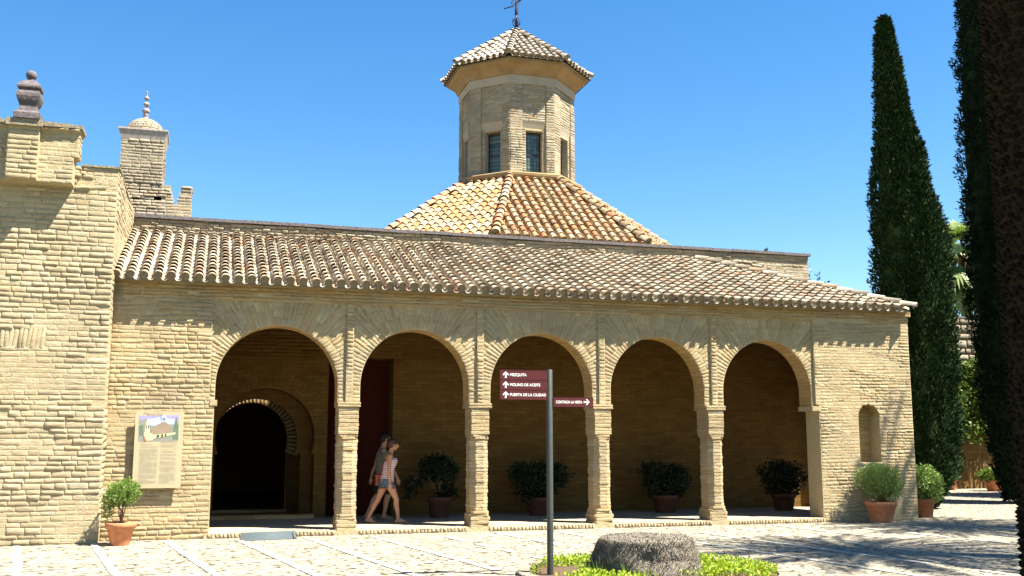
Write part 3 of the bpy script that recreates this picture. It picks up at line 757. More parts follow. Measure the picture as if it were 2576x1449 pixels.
# ------------------------------------------------------------------ turret behind
TYY = 8.0
tur = empty('turret', (-1.85, 8.5, 0), 'slim brick turret with small dome and beaded finial behind the left block', 'tower')
tb = MB(); rr = random.Random(81)
tb.box(-2.36, -1.34, TYY, TYY+1.02, 0, 9.15, 0)
tb.box(-2.6, -.62, TYY, TYY+.5, 0, 7.52, 0)
tb.box(-2.6, -1.17, TYY, TYY+.5, 7.52, 7.98, 0) if False else None
FT = fplane(TYY)
courses(tb, FT, -2.36, -1.34, 8.0, 9.15, d=.016, h=.080, L=(.18,.32), rr=rr, wav=.004)
courses(tb, FT, -2.6, -.62, 6.0, 7.52, d=.016, h=.080, L=(.18,.32), rr=rr, wav=.004)
for k in range(6):
    z0 = 7.52+k*.08; z1 = z0+.08; e = (k//2)*.045
    tb.box(-2.6, -1.05-e, TYY, TYY+.5, z0, z1, 0); courses(tb, FT, -2.6, -1.05-e, z0, z1, d=.016, h=.08, rr=rr)
    tb.box(-.97+e, -.62, TYY, TYY+.5, z0, z1, 0); courses(tb, FT, -.97+e, -.62, z0, z1, d=.016, h=.08, L=(.2, .4), rr=rr)
courses(tb, fright(-1.34), TYY, TYY+1.02, 8.0, 9.15, d=.014, rr=rr); courses(tb, fright(-.62), TYY, TYY+.5, 6.1, 8.0, d=.014, rr=rr)
tb.build('shaft', [MORT, B_tower], tur, True)
cpn = MB(); sq(cpn, [(1.04, 9.13), (1.08, 9.22), (1.14, 9.33), (1.18, 9.37), (1.18, 9.41), (1.0, 9.43)], (-1.85, TYY+.51, 0))
cpn.build('cap_moulding', plain('turret_cap_plaster', (.33,.29,.25), .9, var=.3), tur, True)
dm = MB(); dc = (-1.85, TYY+.51, 9.42)
dm.lathe([(.46*math.cos(t*math.pi/16)-.004, .40*math.sin(t*math.pi/16)) for t in range(9)], dc, 24, 0, True, caps=False)
for j in range(7):
    t0, t1 = j*R(78)/7, (j+1)*R(78)/7; n = max(6, int(2*math.pi*.46*math.cos((t0+t1)/2)/.19)); of = rr.random()
    for i in range(n):
        b0, b1 = 2*math.pi*(i+of)/n, 2*math.pi*(i+1+of)/n
        f = lambda u_, v, d: (dc[0]+(.46+d)*math.cos(v)*math.cos(u_), dc[1]+(.46+d)*math.cos(v)*math.sin(u_), dc[2]+(.40+d)*math.sin(v))
        us = [b0+.04, (b0+b1)/2, b1-.04]; vv = [t0+.022, t1-.022]
        vs_ = [f(a, b, -.012) for b in (t0+.002, ) for a in us] + [f(a, b, .012) for b in vv for a in us] + [f(a, t1-.002, -.012) for a in us]
        dm.add(vs_, [(r_*3+c, r_*3+c+1, (r_+1)*3+c+1, (r_+1)*3+c) for r_ in range(3) for c in range(2)] + [(0,3,6,9), (2,11,8,5)], 1)
dm.build('dome', [MORT_D, B_tower], tur, True)
fi = MB(); fc = (dc[0], dc[1], 0)
fi.lathe([(.10, 9.78), (.075, 9.83), (.055, 9.90), (.07, 9.92), (.07, 9.95), (.03, 9.97), (.018, 10.0), (.018, 10.5), (.012, 10.58)], fc, 12)
for z, r_ in ((10.04, .095), (10.22, .078), (10.38, .062)): fi.ball((fc[0], fc[1], z), r_, 14, 10, sc=(1, 1, .85))
fi.ball((fc[0], fc[1], 10.54), .028, 8, 6)
fi.build('beaded_finial', plain('grey_finial_stone', (.24,.21,.21), .8, var=.3), tur, True)

# ------------------------------------------------------------------ foliage helpers
def leaf(mb, c, d, n, L, W, mat=0):
    s = d.cross(n)
    if s.length < 1e-4: s = d.cross(Vector((1, .3, .2)))
    s.normalize(); a = c+d*L
    m = c+d*L*.5
    mb.add([tuple(c), tuple(m+s*W*.5), tuple(a), tuple(m-s*W*.5)], [(0,1,2,3)], mat)
def rv(rr): 
    while True:
        v = Vector((rr.uniform(-1,1), rr.uniform(-1,1), rr.uniform(-1,1)))
        if .05 < v.length < 1: return v.normalized()
def bush(mb, blobs, n, L, W, rr, up=.4, mat=0, shell=.55):
    tot = sum(b[3]*b[4]*b[5] for b in blobs) ** 1.0
    for (x, y, z, a, b, c) in blobs:
        m = int(n*(a*b*c)/tot)
        for _ in range(m):
            v = rv(rr); r_ = rr.uniform(shell, 1)**.6
            k = 1+.22*noise.noise(Vector((x, y, z))+v*2.2)
            p = Vector((x+v.x*a*r_*k, y+v.y*b*r_*k, z+v.z*c*r_*k))
            for _q in range(3):
                d = (v*.6+rv(rr)*.9+Vector((0, 0, up))).normalized(); leaf(mb, p+rv(rr)*L*.6, d, rv(rr), L*rr.uniform(.7, 1.25), W*rr.uniform(.7, 1.2), mat)
def pot(mb, r1, r0, h, rim=.045, rimh=.09):
    mb.lathe([(0, 0), (r0, 0), (r0+.004, .01), (r0+(r1-rim*.6-r0)*.98, h-rimh), (r1, h-rimh+.004), (r1+.006, h-.012), (r1, h), (r1-.028, h), (r1-.04, h-.05), (0, h-.05)], (0, 0, 0), 28, caps=False)
def plant(name, loc, label, potdim, stems, blobs, n, L, W, lm, seed, up=.4, group=None, potmat=TERRA, shell=.55):
    e = empty(name, loc, label, 'potted plant', group); rr = random.Random(seed)
    a = MB(); pot(a, *potdim); po = a.build('pot', potmat, e)
    sm = MB(); sm.lathe([(0, potdim[2]-.045), (potdim[0]-.035, potdim[2]-.04)], (0, 0, 0), 16, caps=False); sm.build('soil', SOIL, po)
    tm = MB()
    for s in stems: tm.tube([Vector(p) for p in s[0]], s[1], 6)
    tm.build('stem', BARK, e)
    b = MB(); bush(b, blobs, n, L, W, rr, up, shell=shell); b.build('foliage', lm, e)
    return e
rr = random.Random(90)
st_ = [([(rr.uniform(-.03, .03), rr.uniform(-.03, .03), .3), (rr.uniform(-.05, .05), 0, .5), (rr.uniform(-.16, .16), rr.uniform(-.12, .12), .78)], [.014, .011, .006]) for _ in range(6)]
plant('potted_shrub', (-1.25, -.74, 0), 'small round-headed shrub in a terracotta pot below the information board', (.235, .14, .355), st_,
      [(0, 0, .79, .27, .25, .20), (.08, 0, .86, .2, .2, .17), (-.16, 0, .70, .14, .14, .12), (-.22, .05, .52, .10, .1, .14)], 1500, .038, .022, L_BUSH, 91, .5, shell=.2)
st_ = [([(rr.uniform(-.12, .12), rr.uniform(-.12, .12), .36), (rr.uniform(-.25, .25), rr.uniform(-.2, .2), .62), (rr.uniform(-.36, .36), rr.uniform(-.3, .3), .95)], [.010, .008, .004]) for _ in range(26)]
plant('potted_shrub', (13.13, -.42, 0), 'bushy grey-green shrub in a large terracotta pot under the arched niche', (.31, .19, .42), st_,
      [(0, 0, .80, .50, .40, .32), (-.12, 0, .90, .40, .34, .26), (.14, 0, .62, .38, .3, .26), (.2, 0, .92, .26, .26, .2)], 3300, .055, .014, L_BUSH2, 92, .9, shell=.25)
plant('potted_shrub', (14.92, .55, 0), 'leafy green shrub in a narrow clay pot just round the right corner of the portico', (.24, .17, .40), st_[:10],
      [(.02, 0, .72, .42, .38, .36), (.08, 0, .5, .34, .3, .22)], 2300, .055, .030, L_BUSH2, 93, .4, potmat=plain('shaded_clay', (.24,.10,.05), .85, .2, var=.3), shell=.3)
DG = None
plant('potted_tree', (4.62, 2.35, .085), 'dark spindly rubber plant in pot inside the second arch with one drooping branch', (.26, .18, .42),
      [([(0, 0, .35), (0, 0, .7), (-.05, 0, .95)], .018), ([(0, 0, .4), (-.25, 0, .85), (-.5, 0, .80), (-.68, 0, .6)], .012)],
      [(-.05, 0, 1.0, .34, .3, .25), (.16, 0, .92, .2, .2, .22), (-.34, 0, .86, .11, .1, .1), (-.55, 0, .68, .2, .12, .1), (-.62, 0, .48, .1, .1, .16), (.12, 0, .50, .24, .2, .14)], 620, .10, .06, L_DARK, 94, .1, potmat=TERRA_SHADE, shell=.1)
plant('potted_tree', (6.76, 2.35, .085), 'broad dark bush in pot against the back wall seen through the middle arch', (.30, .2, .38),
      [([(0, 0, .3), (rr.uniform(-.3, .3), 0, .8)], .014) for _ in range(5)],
      [(-.32, 0, .86, .36, .3, .20), (.34, 0, .84, .34, .3, .22), (0, 0, .72, .55, .35, .34), (-.05, 0, .45, .4, .3, .2)], 1300, .09, .05, L_DARK, 95, .2, potmat=TERRA_SHADE, shell=.1)
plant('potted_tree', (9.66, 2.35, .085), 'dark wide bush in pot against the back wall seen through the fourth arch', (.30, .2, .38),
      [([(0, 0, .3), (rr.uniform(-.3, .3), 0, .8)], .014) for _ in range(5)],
      [(-.28, 0, .86, .28, .3, .20), (.24, 0, .80, .30, .3, .22), (.05, 0, .62, .52, .35, .30)], 1100, .09, .05, L_DARK, 96, .2, potmat=TERRA_SHADE, shell=.1)
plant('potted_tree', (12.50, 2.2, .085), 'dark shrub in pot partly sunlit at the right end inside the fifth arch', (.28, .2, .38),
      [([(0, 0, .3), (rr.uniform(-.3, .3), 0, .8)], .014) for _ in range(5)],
      [(-.15, 0, .80, .40, .35, .32), (.22, 0, .72, .32, .3, .34), (0, 0, .5, .4, .3, .2)], 1000, .085, .045, L_DARK, 97, .2, potmat=TERRA_SHADE, shell=.1)
plant('potted_plant', (24.62, 9.35, 0), 'distant low yellow-green plant in a wide clay pot before the far garden wall', (.3, .2, .36), st_[:3],
      [(0, 0, .5, .5, .35, .18)], 500, .08, .06, L_IVY, 98, .5, potmat=TERRA)
plant('potted_plant', (23.75, 10.4, 0), 'distant clay pot with a few sparse leaves beside the cypress', (.28, .2, .5), st_[:3],
      [(0, 0, .62, .3, .2, .12)], 60, .08, .06, L_IVY, 99, .5, potmat=TERRA)

# ------------------------------------------------------------------ cypress trees
def cypress(name, label, sil, yc, base, h, n, lm, seed, ryk=1.0, core=.66):
    rr = random.Random(seed); e = empty(name, (base[0], base[1], 0), label, 'tree')
    t = MB(); t.tube([(base[0], base[1], 0), (base[0], base[1], h*.4), ((sil[-1][1]+sil[-1][2])/2, yc, h*.93)], [.2, .15, .03], 10); t.build('trunk', BARK, e, True)
    def at(z):
        for (a, b) in zip(sil[:-1], sil[1:]):
            if a[0] <= z <= b[0]:
                f = (z-a[0])/(b[0]-a[0]); return a[1]+(b[1]-a[1])*f, a[2]+(b[2]-a[2])*f
        return sil[-1][1:]
    m = MB(); zs = [sil[0][0]+(h-sil[0][0])*k/60 for k in range(61)]
    # solid inner body so no light leaks through
    vs_ = []; N = 20
    for z in zs:
        xl, xr = at(z); cx, rx = (xl+xr)/2, max(.02, (xr-xl)/2)*core
        for k in range(N):
            a = 2*math.pi*k/N; q_ = 1+.14*noise.noise(Vector((math.cos(a)*1.5, math.sin(a)*1.5, z*1.3+seed)))
            vs_.append((cx+rx*q_*math.cos(a), yc+rx*ryk*q_*math.sin(a), z))
    m.add(vs_, [(j*N+i, j*N+(i+1) % N, (j+1)*N+(i+1) % N, (j+1)*N+i) for j in range(60) for i in range(N)]+[tuple(range(N))[::-1]], 0, True)
    for _ in range(n):
        z = sil[0][0]+(h-sil[0][0])*rr.random()**1.05; xl, xr = at(z); cx, rx = (xl+xr)/2, max(.03, (xr-xl)/2)
        a = rr.uniform(0, 2*math.pi)
        if math.sin(a) > .45 and rr.random() < .6: a = -a
        lump = noise.noise(Vector((math.cos(a)*2.6, math.sin(a)*2.6, z*.95+seed*3)))+.5*noise.noise(Vector((math.cos(a)*6, math.sin(a)*6, z*2.6)))
        r_ = (rx-.12)*(.86+.22*lump+rr.uniform(-.05, .03))
        o = Vector((math.cos(a), math.sin(a)*ryk, 0)); p = Vector((cx, yc, z))+o*r_
        for _q in range(11):
            d = (o*.55+Vector((0, 0, .75))+rv(rr)*.65).normalized()
            leaf(m, p+rv(rr)*.085, d, rv(rr), rr.uniform(.07, .15), rr.uniform(.025, .05))
    m.build('crown', lm, e, True)
    return e
cypress('cypress_tree', 'tall narrow dark green cypress standing alone beyond the right corner of the portico',
        [(0.05, 16.3, 17.2), (.3, 15.9, 17.45), (.9, 15.6, 17.85), (2.2, 15.55, 17.95), (4.7, 15.75, 18.0), (6.6, 15.78, 17.95), (7.8, 15.85, 17.62), (9.8, 16.05, 17.15), (11.0, 16.12, 16.95), (11.9, 16.18, 16.80), (12.35, 16.28, 16.70), (12.6, 16.36, 16.6)], 3.0, (16.9, 3.0), 12.5, 7000, L_CYP, 5)
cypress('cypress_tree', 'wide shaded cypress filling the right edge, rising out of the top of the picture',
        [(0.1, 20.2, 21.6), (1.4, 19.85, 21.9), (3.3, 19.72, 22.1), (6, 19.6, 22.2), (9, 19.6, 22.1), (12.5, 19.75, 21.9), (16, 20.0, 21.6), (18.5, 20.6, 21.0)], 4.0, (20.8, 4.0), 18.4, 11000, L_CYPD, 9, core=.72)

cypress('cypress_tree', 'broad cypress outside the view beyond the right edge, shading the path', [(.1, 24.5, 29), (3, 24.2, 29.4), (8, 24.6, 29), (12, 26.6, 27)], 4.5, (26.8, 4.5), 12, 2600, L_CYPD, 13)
# ------------------------------------------------------------------ far garden wall with climber
fw = MB(); rr = random.Random(110)
fw.box(15.2, 60, 11.0, 11.6, 0, 5.55, 0); fw.box(14.9, 60, 10.95, 11.65, 5.86, 5.93, 2)
fw.box(14.9, 60, 11.02, 11.58, 5.4, 5.87, 0)
z = 3.4
while z < 5.8:
    h_ = rr.uniform(.2, .32); z2 = min(z+h_, 5.86); x = 22.0
    while x < 28:
        l = rr.uniform(.25, .55); brick(fw, fplane(11.0), x+.02, x+l-.02, z+.02, z2-.015, .035, 1, rr); x += l
    z = z2
fo = fw.build('garden_wall', [wallplaster('rough_ochre_wall', (.13,.075,.028), (.20,.12,.045), sc=6), brickmat('grey_stone_block', [(.20,.17,.12), (.28,.24,.17), (.34,.30,.22), (.24,.2,.14)]), COPING])
tag(fo, 'high stone garden wall seen in the gap between the two cypresses', 'wall')
iv = MB(); rr = random.Random(111)
for _ in range(5200):
    x = rr.uniform(22.6, 26.6); z = rr.triangular(1.4, 5.0, 3.7)
    top = 4.5+.45*noise.noise(Vector((x*1.1, 0, 3))); low = 1.5+.9*noise.noise(Vector((x*.9, 5, 0)))
    if z > top or z < low: continue
    bul = .25+.55*max(0, noise.noise(Vector((x*.8, z*.7, 1)))+.4)
    p = Vector((x, 11-bul*rr.random()**.5, z))
    for _q in range(3): leaf(iv, p+rv(rr)*.1, (rv(rr)+Vector((0, -.5, -.2))).normalized(), rv(rr), rr.uniform(.09, .17), rr.uniform(.05, .09))
for k in range(9): iv.tube([(23+k*.4, 10.9, 0), (23+k*.4+rr.uniform(-.3, .3), 10.85, 1.5), (23+k*.4, 10.8, 3)], [.03, .022, .012], 5, 1)
tag(iv.build('climbing_plant', [L_IVY, BARK]), 'bright green climber hanging over the far garden wall', 'climbing plant')

# ------------------------------------------------------------------ palms
def fan_leaf(mb, base, d, R_, rr, droop=.3, mat=0):
    d = d.normalized(); side = d.cross(Vector((0, 0, 1)));
    if side.length < .1: side = Vector((1, 0, 0))
    side.normalize(); up = side.cross(d).normalized(); n = 24
    for k in range(n):
        a = R(-115+230*k/(n-1)); dr = (d*math.cos(a)+side*math.sin(a)).normalized()
        p0 = base; p1 = base+dr*R_*.58+up*.05*R_; p2 = base+dr*R_*rr.uniform(.9, 1.05)+Vector((0, 0, -droop*R_*rr.uniform(.5, 1.3)))
        t = up.cross(dr).normalized(); wv = R_*.062
        b = len(mb.v)
        mb.add([tuple(p0+t*.01), tuple(p0-t*.01), tuple(p1-t*wv+up*.012), tuple(p1+t*wv), tuple(p2)], [(0,1,2,3), (3,2,4)], mat)
def fan_palm(loc, h, cr, label):
    e = empty('fan_palm', loc, label, 'palm tree'); rr = random.Random(120)
    t = MB(); t.tube([(0, 0, 0), (.05, 0, h*.5), (0, 0, h)], [.28, .2, .2], 12); t.build('trunk', BARK, e)
    sk = MB()
    for _ in range(420):
        a = rr.uniform(0, 6.28); z = h-rr.uniform(.1, 1.5); r_ = rr.uniform(.2, .62)
        leaf(sk, Vector((math.cos(a)*r_, math.sin(a)*r_, z)), Vector((math.cos(a)*.3, math.sin(a)*.3, -1)).normalized(), rv(rr), rr.uniform(.2, .5), .05)
    sk.build('dry_flower_skirt', L_DRY, e)
    for k in range(22):
        el = R(rr.choice([75, 55, 35, 20, 5, -20, -35])); a = k*2.4; d = Vector((math.cos(a)*math.cos(el), math.sin(a)*math.cos(el), math.sin(el)))
        pl_ = rr.uniform(.55, .9); m = MB(); base = Vector((0, 0, h))+d*pl_*cr
        if el < 0: base.z -= .5
        m.tube([(0, 0, h), tuple(Vector((0, 0, h))+d*pl_*cr*.5), tuple(base)], [.03, .02, .015], 5)
        fan_leaf(m, base, d+Vector((0, 0, -.25)), cr*rr.uniform(.75, .95), rr, .35 if el > .3 else .55); m.build('frond', L_PALM, e)
    return e
fp = fan_palm((28.2, 14.2, 0), 8.9, 1.25, 'fan palm with drooping fronds seen between the two cypresses')
for dz, a, r_ in ((8.2, R(215), 1.25), (7.7, R(265), 1.2)):
    m = MB(); rr = random.Random(int(dz*10)); d = Vector((math.cos(a)*.55, math.sin(a)*.55, -.35)); b = Vector((0, 0, dz-.3))+d*.9
    m.tube([(0, 0, dz+.5), tuple(b)], [.03, .02], 5); fan_leaf(m, b, d+Vector((0, 0, -.4)), r_, rr, .6); m.build('frond', L_PALM, fp)
TRUNK = M('date_palm_trunk_bark', 1, .05); TRUNK.col(TRUNK.ramp(TRUNK.island(), [(0, (.012,.008,.006)), (1, (.045,.028,.018))])); TRUNK.bump(TRUNK.noise(40, 5), .8, .02); TRUNK = TRUNK.mat
def date_palm(loc, h, r_, cr, label, seed, nf=46, scales=True, group=None):
    e = empty('date_palm', loc, label, 'palm tree', group); rr = random.Random(seed)
    t = MB(); t.tube([(0, 0, 0), (0, 0, h)], [r_, r_*.95], 20)
    if scales:
        rows = int(h/.055)
        for j in range(rows):
            for i in range(44):
                a = 2*math.pi*(i+.5*(j % 2))/44+rr.uniform(-.04, .04); z = j*.055+rr.uniform(-.015, .015)
                o = Vector((math.cos(a), math.sin(a), 0)); s = Vector((-o.y, o.x, 0)); c = o*r_+Vector((0, 0, z)); w_ = r_*.06
                t.add([tuple(c-s*w_-o*.02), tuple(c+s*w_-o*.02), tuple(c+s*w_*.7+o*.024+Vector((0, 0, .035))), tuple(c-s*w_*.7+o*.024+Vector((0, 0, .035))), tuple(c-o*.015+Vector((0, 0, .06)))],
                      [(0,1,2,3), (3,2,4), (0,3,4), (1,4,2)])
    t.build('trunk', TRUNK, e)
    for k in range(nf):
        a = k*2.39996; el = R(80-105*(k/nf)); m = MB(); L = cr*rr.uniform(.9, 1.1)
        d = Vector((math.cos(a)*math.cos(el), math.sin(a)*math.cos(el), math.sin(el))); pts = []; p = Vector((0, 0, h)); dd_ = d.copy()
        for q_ in range(11):
            pts.append(p.copy()); p = p+dd_*L/10; dd_ = (dd_+Vector((0, 0, -.13))).normalized()
        m.tube(pts, [.035-.003*q_ for q_ in range(11)], 4)
        for q_ in range(1, 11):
            for w_ in (0, .33, .66):
                if q_ == 10 and w_: continue
                b = pts[q_].lerp(pts[min(q_+1, 10)], w_); fw_ = (pts[min(q_+1, 10)]-pts[q_-1]).normalized(); s = fw_.cross(Vector((0, 0, 1))).normalized(); u_ = s.cross(fw_)
                for sg in (-1, 1):
                    dl = (s*sg*.85+fw_*.6+u_*.25+rv(rr)*.1).normalized(); leaf(m, b, dl, u_, .45*(1-.4*abs(q_-5)/5), .06)
        m.build('frond', L_PALM, e)
    return e
date_palm((6.13, -12.3, 0), 11.5, .42, 3.0, 'dark scaly palm trunk standing close at the right edge of the picture', 131, 40)
date_palm((14.7, -8.6, 0), 10.2, .3, 2.9, 'date palm outside the view to the right, nearest of the shade palms', 132, 58, False)
date_palm((19.0, -5.1, 0), 10.0, .3, 2.7, 'date palm outside the view to the right, farthest of the shade palms', 133, 50, False)

# small olive behind the portico roof and a weed on the coping
ol = empty('olive_tree', (16.2, 6.4, 0), 'grey-green tree tip showing behind the sloping end of the portico roof', 'tree'); m = MB()
m.tube([(16.2, 6.4, 0), (16.3, 6.4, 3), (16.25, 6.3, 5.6)], [.12, .09, .03], 8)
m.build('trunk', BARK, ol, True); m = MB(); rr = random.Random(140)
for (x0, z0, x1, z1) in ((16.2, 5.2, 16.08, 6.5), (16.25, 5.2, 16.38, 6.3), (16.3, 5.2, 16.65, 6.1), (16.2, 5.3, 15.9, 6.1)):
    for k in range(46):
        f = rr.random(); p = Vector((x0+(x1-x0)*f, 6.3, z0+(z1-z0)*f)); leaf(m, p, (Vector((x1-x0, 0, z1-z0)).normalized()*.6+rv(rr)).normalized(), rv(rr), .13, .035)
bush(m, [(16.3, 6.4, 4.9, .8, .8, .6)], 900, .1, .03, rr); m.build('crown', L_OLIVE, ol, True)
m = MB(); rr = random.Random(141)
for k in range(40): leaf(m, Vector((12.98+rr.uniform(-.03, .03), 3.35, 6.2+rr.random()*.05)), (rv(rr)*.6+Vector((0, 0, 1))).normalized(), rv(rr), rr.uniform(.04, .12), .02)
tag(m.build('weed', L_OLIVE), 'tiny weed sprouting on the dark coping right of the lantern tower', 'weed')

# ------------------------------------------------------------------ planting bed, stump
BX, BY, BR = 5.40, -6.35, 1.55
kb = MB(); n = 34; rr = random.Random(150)
for k in range(n):
    a0_, a1_ = 2*math.pi*k/n+.006, 2*math.pi*(k+1)/n-.006; h_ = .05+rr.uniform(-.006, .006); ri, ro = BR-.01, BR+.13+rr.uniform(-.01, .01)
    p = [(BX+r_*math.cos(a), BY+r_*math.sin(a)) for a, r_ in ((a0_, ri), (a1_, ri), (a1_, ro), (a0_, ro))][::-1]
    kb.prism(p, -.02, h_)
tag(kb.build('bed_kerb', plain('worn_kerb_stone', (.19,.165,.125), .95, .1, bump=(20, .6, .015), var=.25)), 'ring of worn kerb stones around the stump bed', 'kerb')
so_ = MB(); so_.lathe([(0, .03), (BR, .02)], (BX, BY, 0), 40, caps=False); tag(so_.build('bed_soil', SOIL), kind='structure')
gc = MB(); rr = random.Random(151)
for _ in range(15000):
    a = rr.uniform(0, 6.2832); r_ = BR*math.sqrt(rr.random())*.98; x, y = BX+r_*math.cos(a), BY+r_*math.sin(a)
    if noise.noise(Vector((x*1.3, y*1.3, 2))) < -.28: continue
    leaf(gc, Vector((x, y, .02+rr.random()*.10)), (rv(rr)*.8+Vector((0, 0, .7))).normalized(), rv(rr), rr.uniform(.025, .05), rr.uniform(.018, .034))
tag(gc.build('ground_cover', L_BED), kind='stuff')
gr = MB()
for (gx, gy) in ((4.62, -6.6), (4.75, -6.7), (4.5, -6.4), (4.85, -6.9)):
    for _ in range(16):
        d = (Vector((rr.uniform(-.5, .5), rr.uniform(-.4, .4), 1))).normalized(); leaf(gr, Vector((gx+rr.uniform(-.05, .05), gy+rr.uniform(-.05, .05), .03)), d, Vector((0, 1, 0)), rr.uniform(.12, .26), .008)
tag(gr.build('grass_tuft', L_BUSH), kind='stuff')
SX, SY = 5.32, -6.35
STUMP = M('fibrous_stump', 1, .05); c = STUMP.ramp(STUMP.island(), [(0, (.08,.066,.054)), (.5, (.14,.12,.096)), (1, (.23,.20,.16))]); STUMP.col(c)
STUMP.bump(STUMP.noise(60, 4), .6, .01); STUMP = STUMP.mat
sm = MB(); rr = random.Random(152); N = 72; prof = [(.74, 0), (.72, .06), (.69, .14), (.665, .24), (.63, .32), (.605, .39), (.585, .43), (.55, .452), (.3, .455), (.0, .45)]
def srad(a, z, r_): 
    k = 1+.05*noise.noise(Vector((math.cos(a)*1.4, math.sin(a)*1.4, z*2)))+.025*noise.noise(Vector((math.cos(a)*6, math.sin(a)*6, z*8)))
    hole = math.exp(-(((a-R(247))/.20)**2)-((z-.25)/.10)**2)*.16 + math.exp(-(((a-R(283))/.22)**2)-((z-.22)/.05)**2)*.07
    return r_*k*(1-hole)
vs_ = []
for r_, z in prof:
    for i in range(N): a = 2*math.pi*i/N; q_ = srad(a, z, r_); vs_.append((SX+q_*math.cos(a), SY+q_*math.sin(a), z+(.012*noise.noise(Vector((a*2, z*9, 0))) if z > .4 else 0)))
sm.add(vs_, [(j*N+i, j*N+(i+1) % N, (j+1)*N+(i+1) % N, (j+1)*N+i) for j in range(len(prof)-1) for i in range(N)], 0, True)
for _ in range(9000):
    a = rr.uniform(R(150), R(390)); z = rr.uniform(.0, .44)
    for (p, q_) in zip(prof[:-1], prof[1:]):
        if p[1] <= z <= q_[1] and q_[1] > p[1]: r_ = p[0]+(q_[0]-p[0])*(z-p[1])/(q_[1]-p[1]); break
    rd = srad(a, z, r_); o = Vector((math.cos(a), math.sin(a), 0)); s = Vector((-o.y, o.x, 0))
    d = (o*.55+Vector((0, 0, -1 if rr.random() < .75 else .5))+s*rr.uniform(-.6, .6)).normalized()
    leaf(sm, Vector((SX, SY, z+.015))+o*(rd-.004), d, s.cross(d), rr.uniform(.025, .055), rr.uniform(.008, .014))
for _ in range(1500):
    a = rr.uniform(0, 6.28); r_ = .56*math.sqrt(rr.random()); leaf(sm, Vector((SX+r_*math.cos(a), SY+r_*math.sin(a), .45)), (rv(rr)+Vector((0, 0, .25))).normalized(), rv(rr), .03, .009)
tag(sm.build('palm_stump', STUMP), 'broad grey-brown fibrous palm stump in the round planted bed', 'tree stump')

# ------------------------------------------------------------------ writing
def text_mesh(txt, size, xs=1.0, bold=.0, shear=0, align='LEFT', depth=.0008):
    cu = bpy.data.curves.new('t', 'FONT'); cu.body = txt; cu.size = size; cu.offset = bold; cu.extrude = depth; cu.shear = shear; cu.align_x = align
    o = bpy.data.objects.new('t', cu); COL.objects.link(o); dg = bpy.context.evaluated_depsgraph_get(); me = bpy.data.meshes.new_from_object(o.evaluated_get(dg))
    bpy.data.objects.remove(o)
    vs_ = [(v.co.x*xs, v.co.y, v.co.z) for v in me.vertices]; fs = [tuple(p.vertices) for p in me.polygons]
    return vs_, fs
def put_text(name, txt, size, x, y, z, mat, parent, xs=.8, bold=.0005, shear=0, width=None):
    v, f = text_mesh(txt, size, 1, bold, shear)
    if width:
        x0, x1 = min(p[0] for p in v), max(p[0] for p in v); xs = width/(x1-x0); x -= x0*xs
    m = MB(); m.add([(x+a*xs, y-c, z+b) for a, b, c in v], f); return m.build(name, mat, parent)
# signpost (built facing -y, turned a little towards the camera)
PX, PY = 4.11, -6.2
sp_ = empty('signpost', (PX, PY, 0), 'dark green post with maroon direction signs in front of the middle arch', 'signpost')
m = MB(); m.lathe([(.040, 0), (.040, 2.525), (.036, 2.53), (0, 2.53)], (0, 0, 0), 20, caps=False); m.build('pole', POLE, sp_)
def arrow(mb, x, z, s, up=True):
    pts = [(-.5, .02), (0, .5), (.5, .02), (.5, -.22), (.14, .10), (.14, -.62), (-.14, -.62), (-.14, .10), (-.5, -.22)]
    if not up: pts = [(b, -a) for a, b in pts]
    v = [(x+a*s, -.0355, z+b*s) for a, b in pts]; v2 = [(a, b+.002, c) for a, b, c in v]; k = len(pts)
    mb.add(v+v2, [(0,1,4), (0,4,7), (0,7,8), (1,2,3), (1,3,4), (4,5,6), (4,6,7)])
def board(x0, x1, z0, z1, txt, left=True, tw=.3):
    m = MB(); m.box(x0, x1, -.034, -.014, z0, z1); m.box(x0, x1, -.036, -.012, z1-.002, z1+.0015)
    b = m.build('sign_board', SIGN, sp_)
    zc = (z0+z1)/2; a = MB()
    arrow(a, x0+.070 if left else x1-.085, zc+.003, .072, left); a.build('arrow', WHITE, b)
    put_text('lettering', txt, .049, (x0+.125) if left else x0+.035, -.0350, zc-.017, WHITE, b, width=tw, bold=.0006)
for k, (t_, tw) in enumerate((('MEZQUITA', .215), ('MOLINO DE ACEITE', .395), ('PUERTA DE LA CIUDAD', .470))):
    board(-.652, -.040, 2.398-k*.1235, 2.517-k*.1235, t_, True, tw)
board(.040, .575, 2.066, 2.186, 'CONTINÚA LA VISITA', False, .350)

# information board on the left bay
ib = empty('information_board', (-.77, -.09, 1.49), 'cream information panel with a picture and two text columns on the left bay', 'sign')
CREAM = plain('cream_printed_panel', (.37,.31,.19), .6, .3, var=.06)
m = MB(); m.box(-.385, .385, -.018, .0, -.635, .64); m.box(-.34, .34, 0, .085, -.55, .55); m.build('panel', CREAM, ib)
def flat(name, polys, mats, parent, y=-.0195):
    m = MB()
    for i, (mi, pts) in enumerate(polys): m.add([(x, y-.0004*i, z) for x, z in pts], [tuple(range(len(pts)))], mi)
    return m.build(name, mats, parent)
PM = [plain('print_'+n_, c_, .6, .3, var=.08) for n_, c_ in (('violet', (.26,.23,.50)), ('sky', (.34,.42,.55)), ('grey', (.20,.20,.17)), ('green', (.10,.14,.09)), ('roof', (.24,.18,.12)), ('cream', (.50,.50,.25)), ('red', (.36,.13,.09)), ('dark', (.06,.06,.05)))]
def pp(l): return [(-.385+.77*(a/100), .64-1.275*(b/100)) for a, b in l]
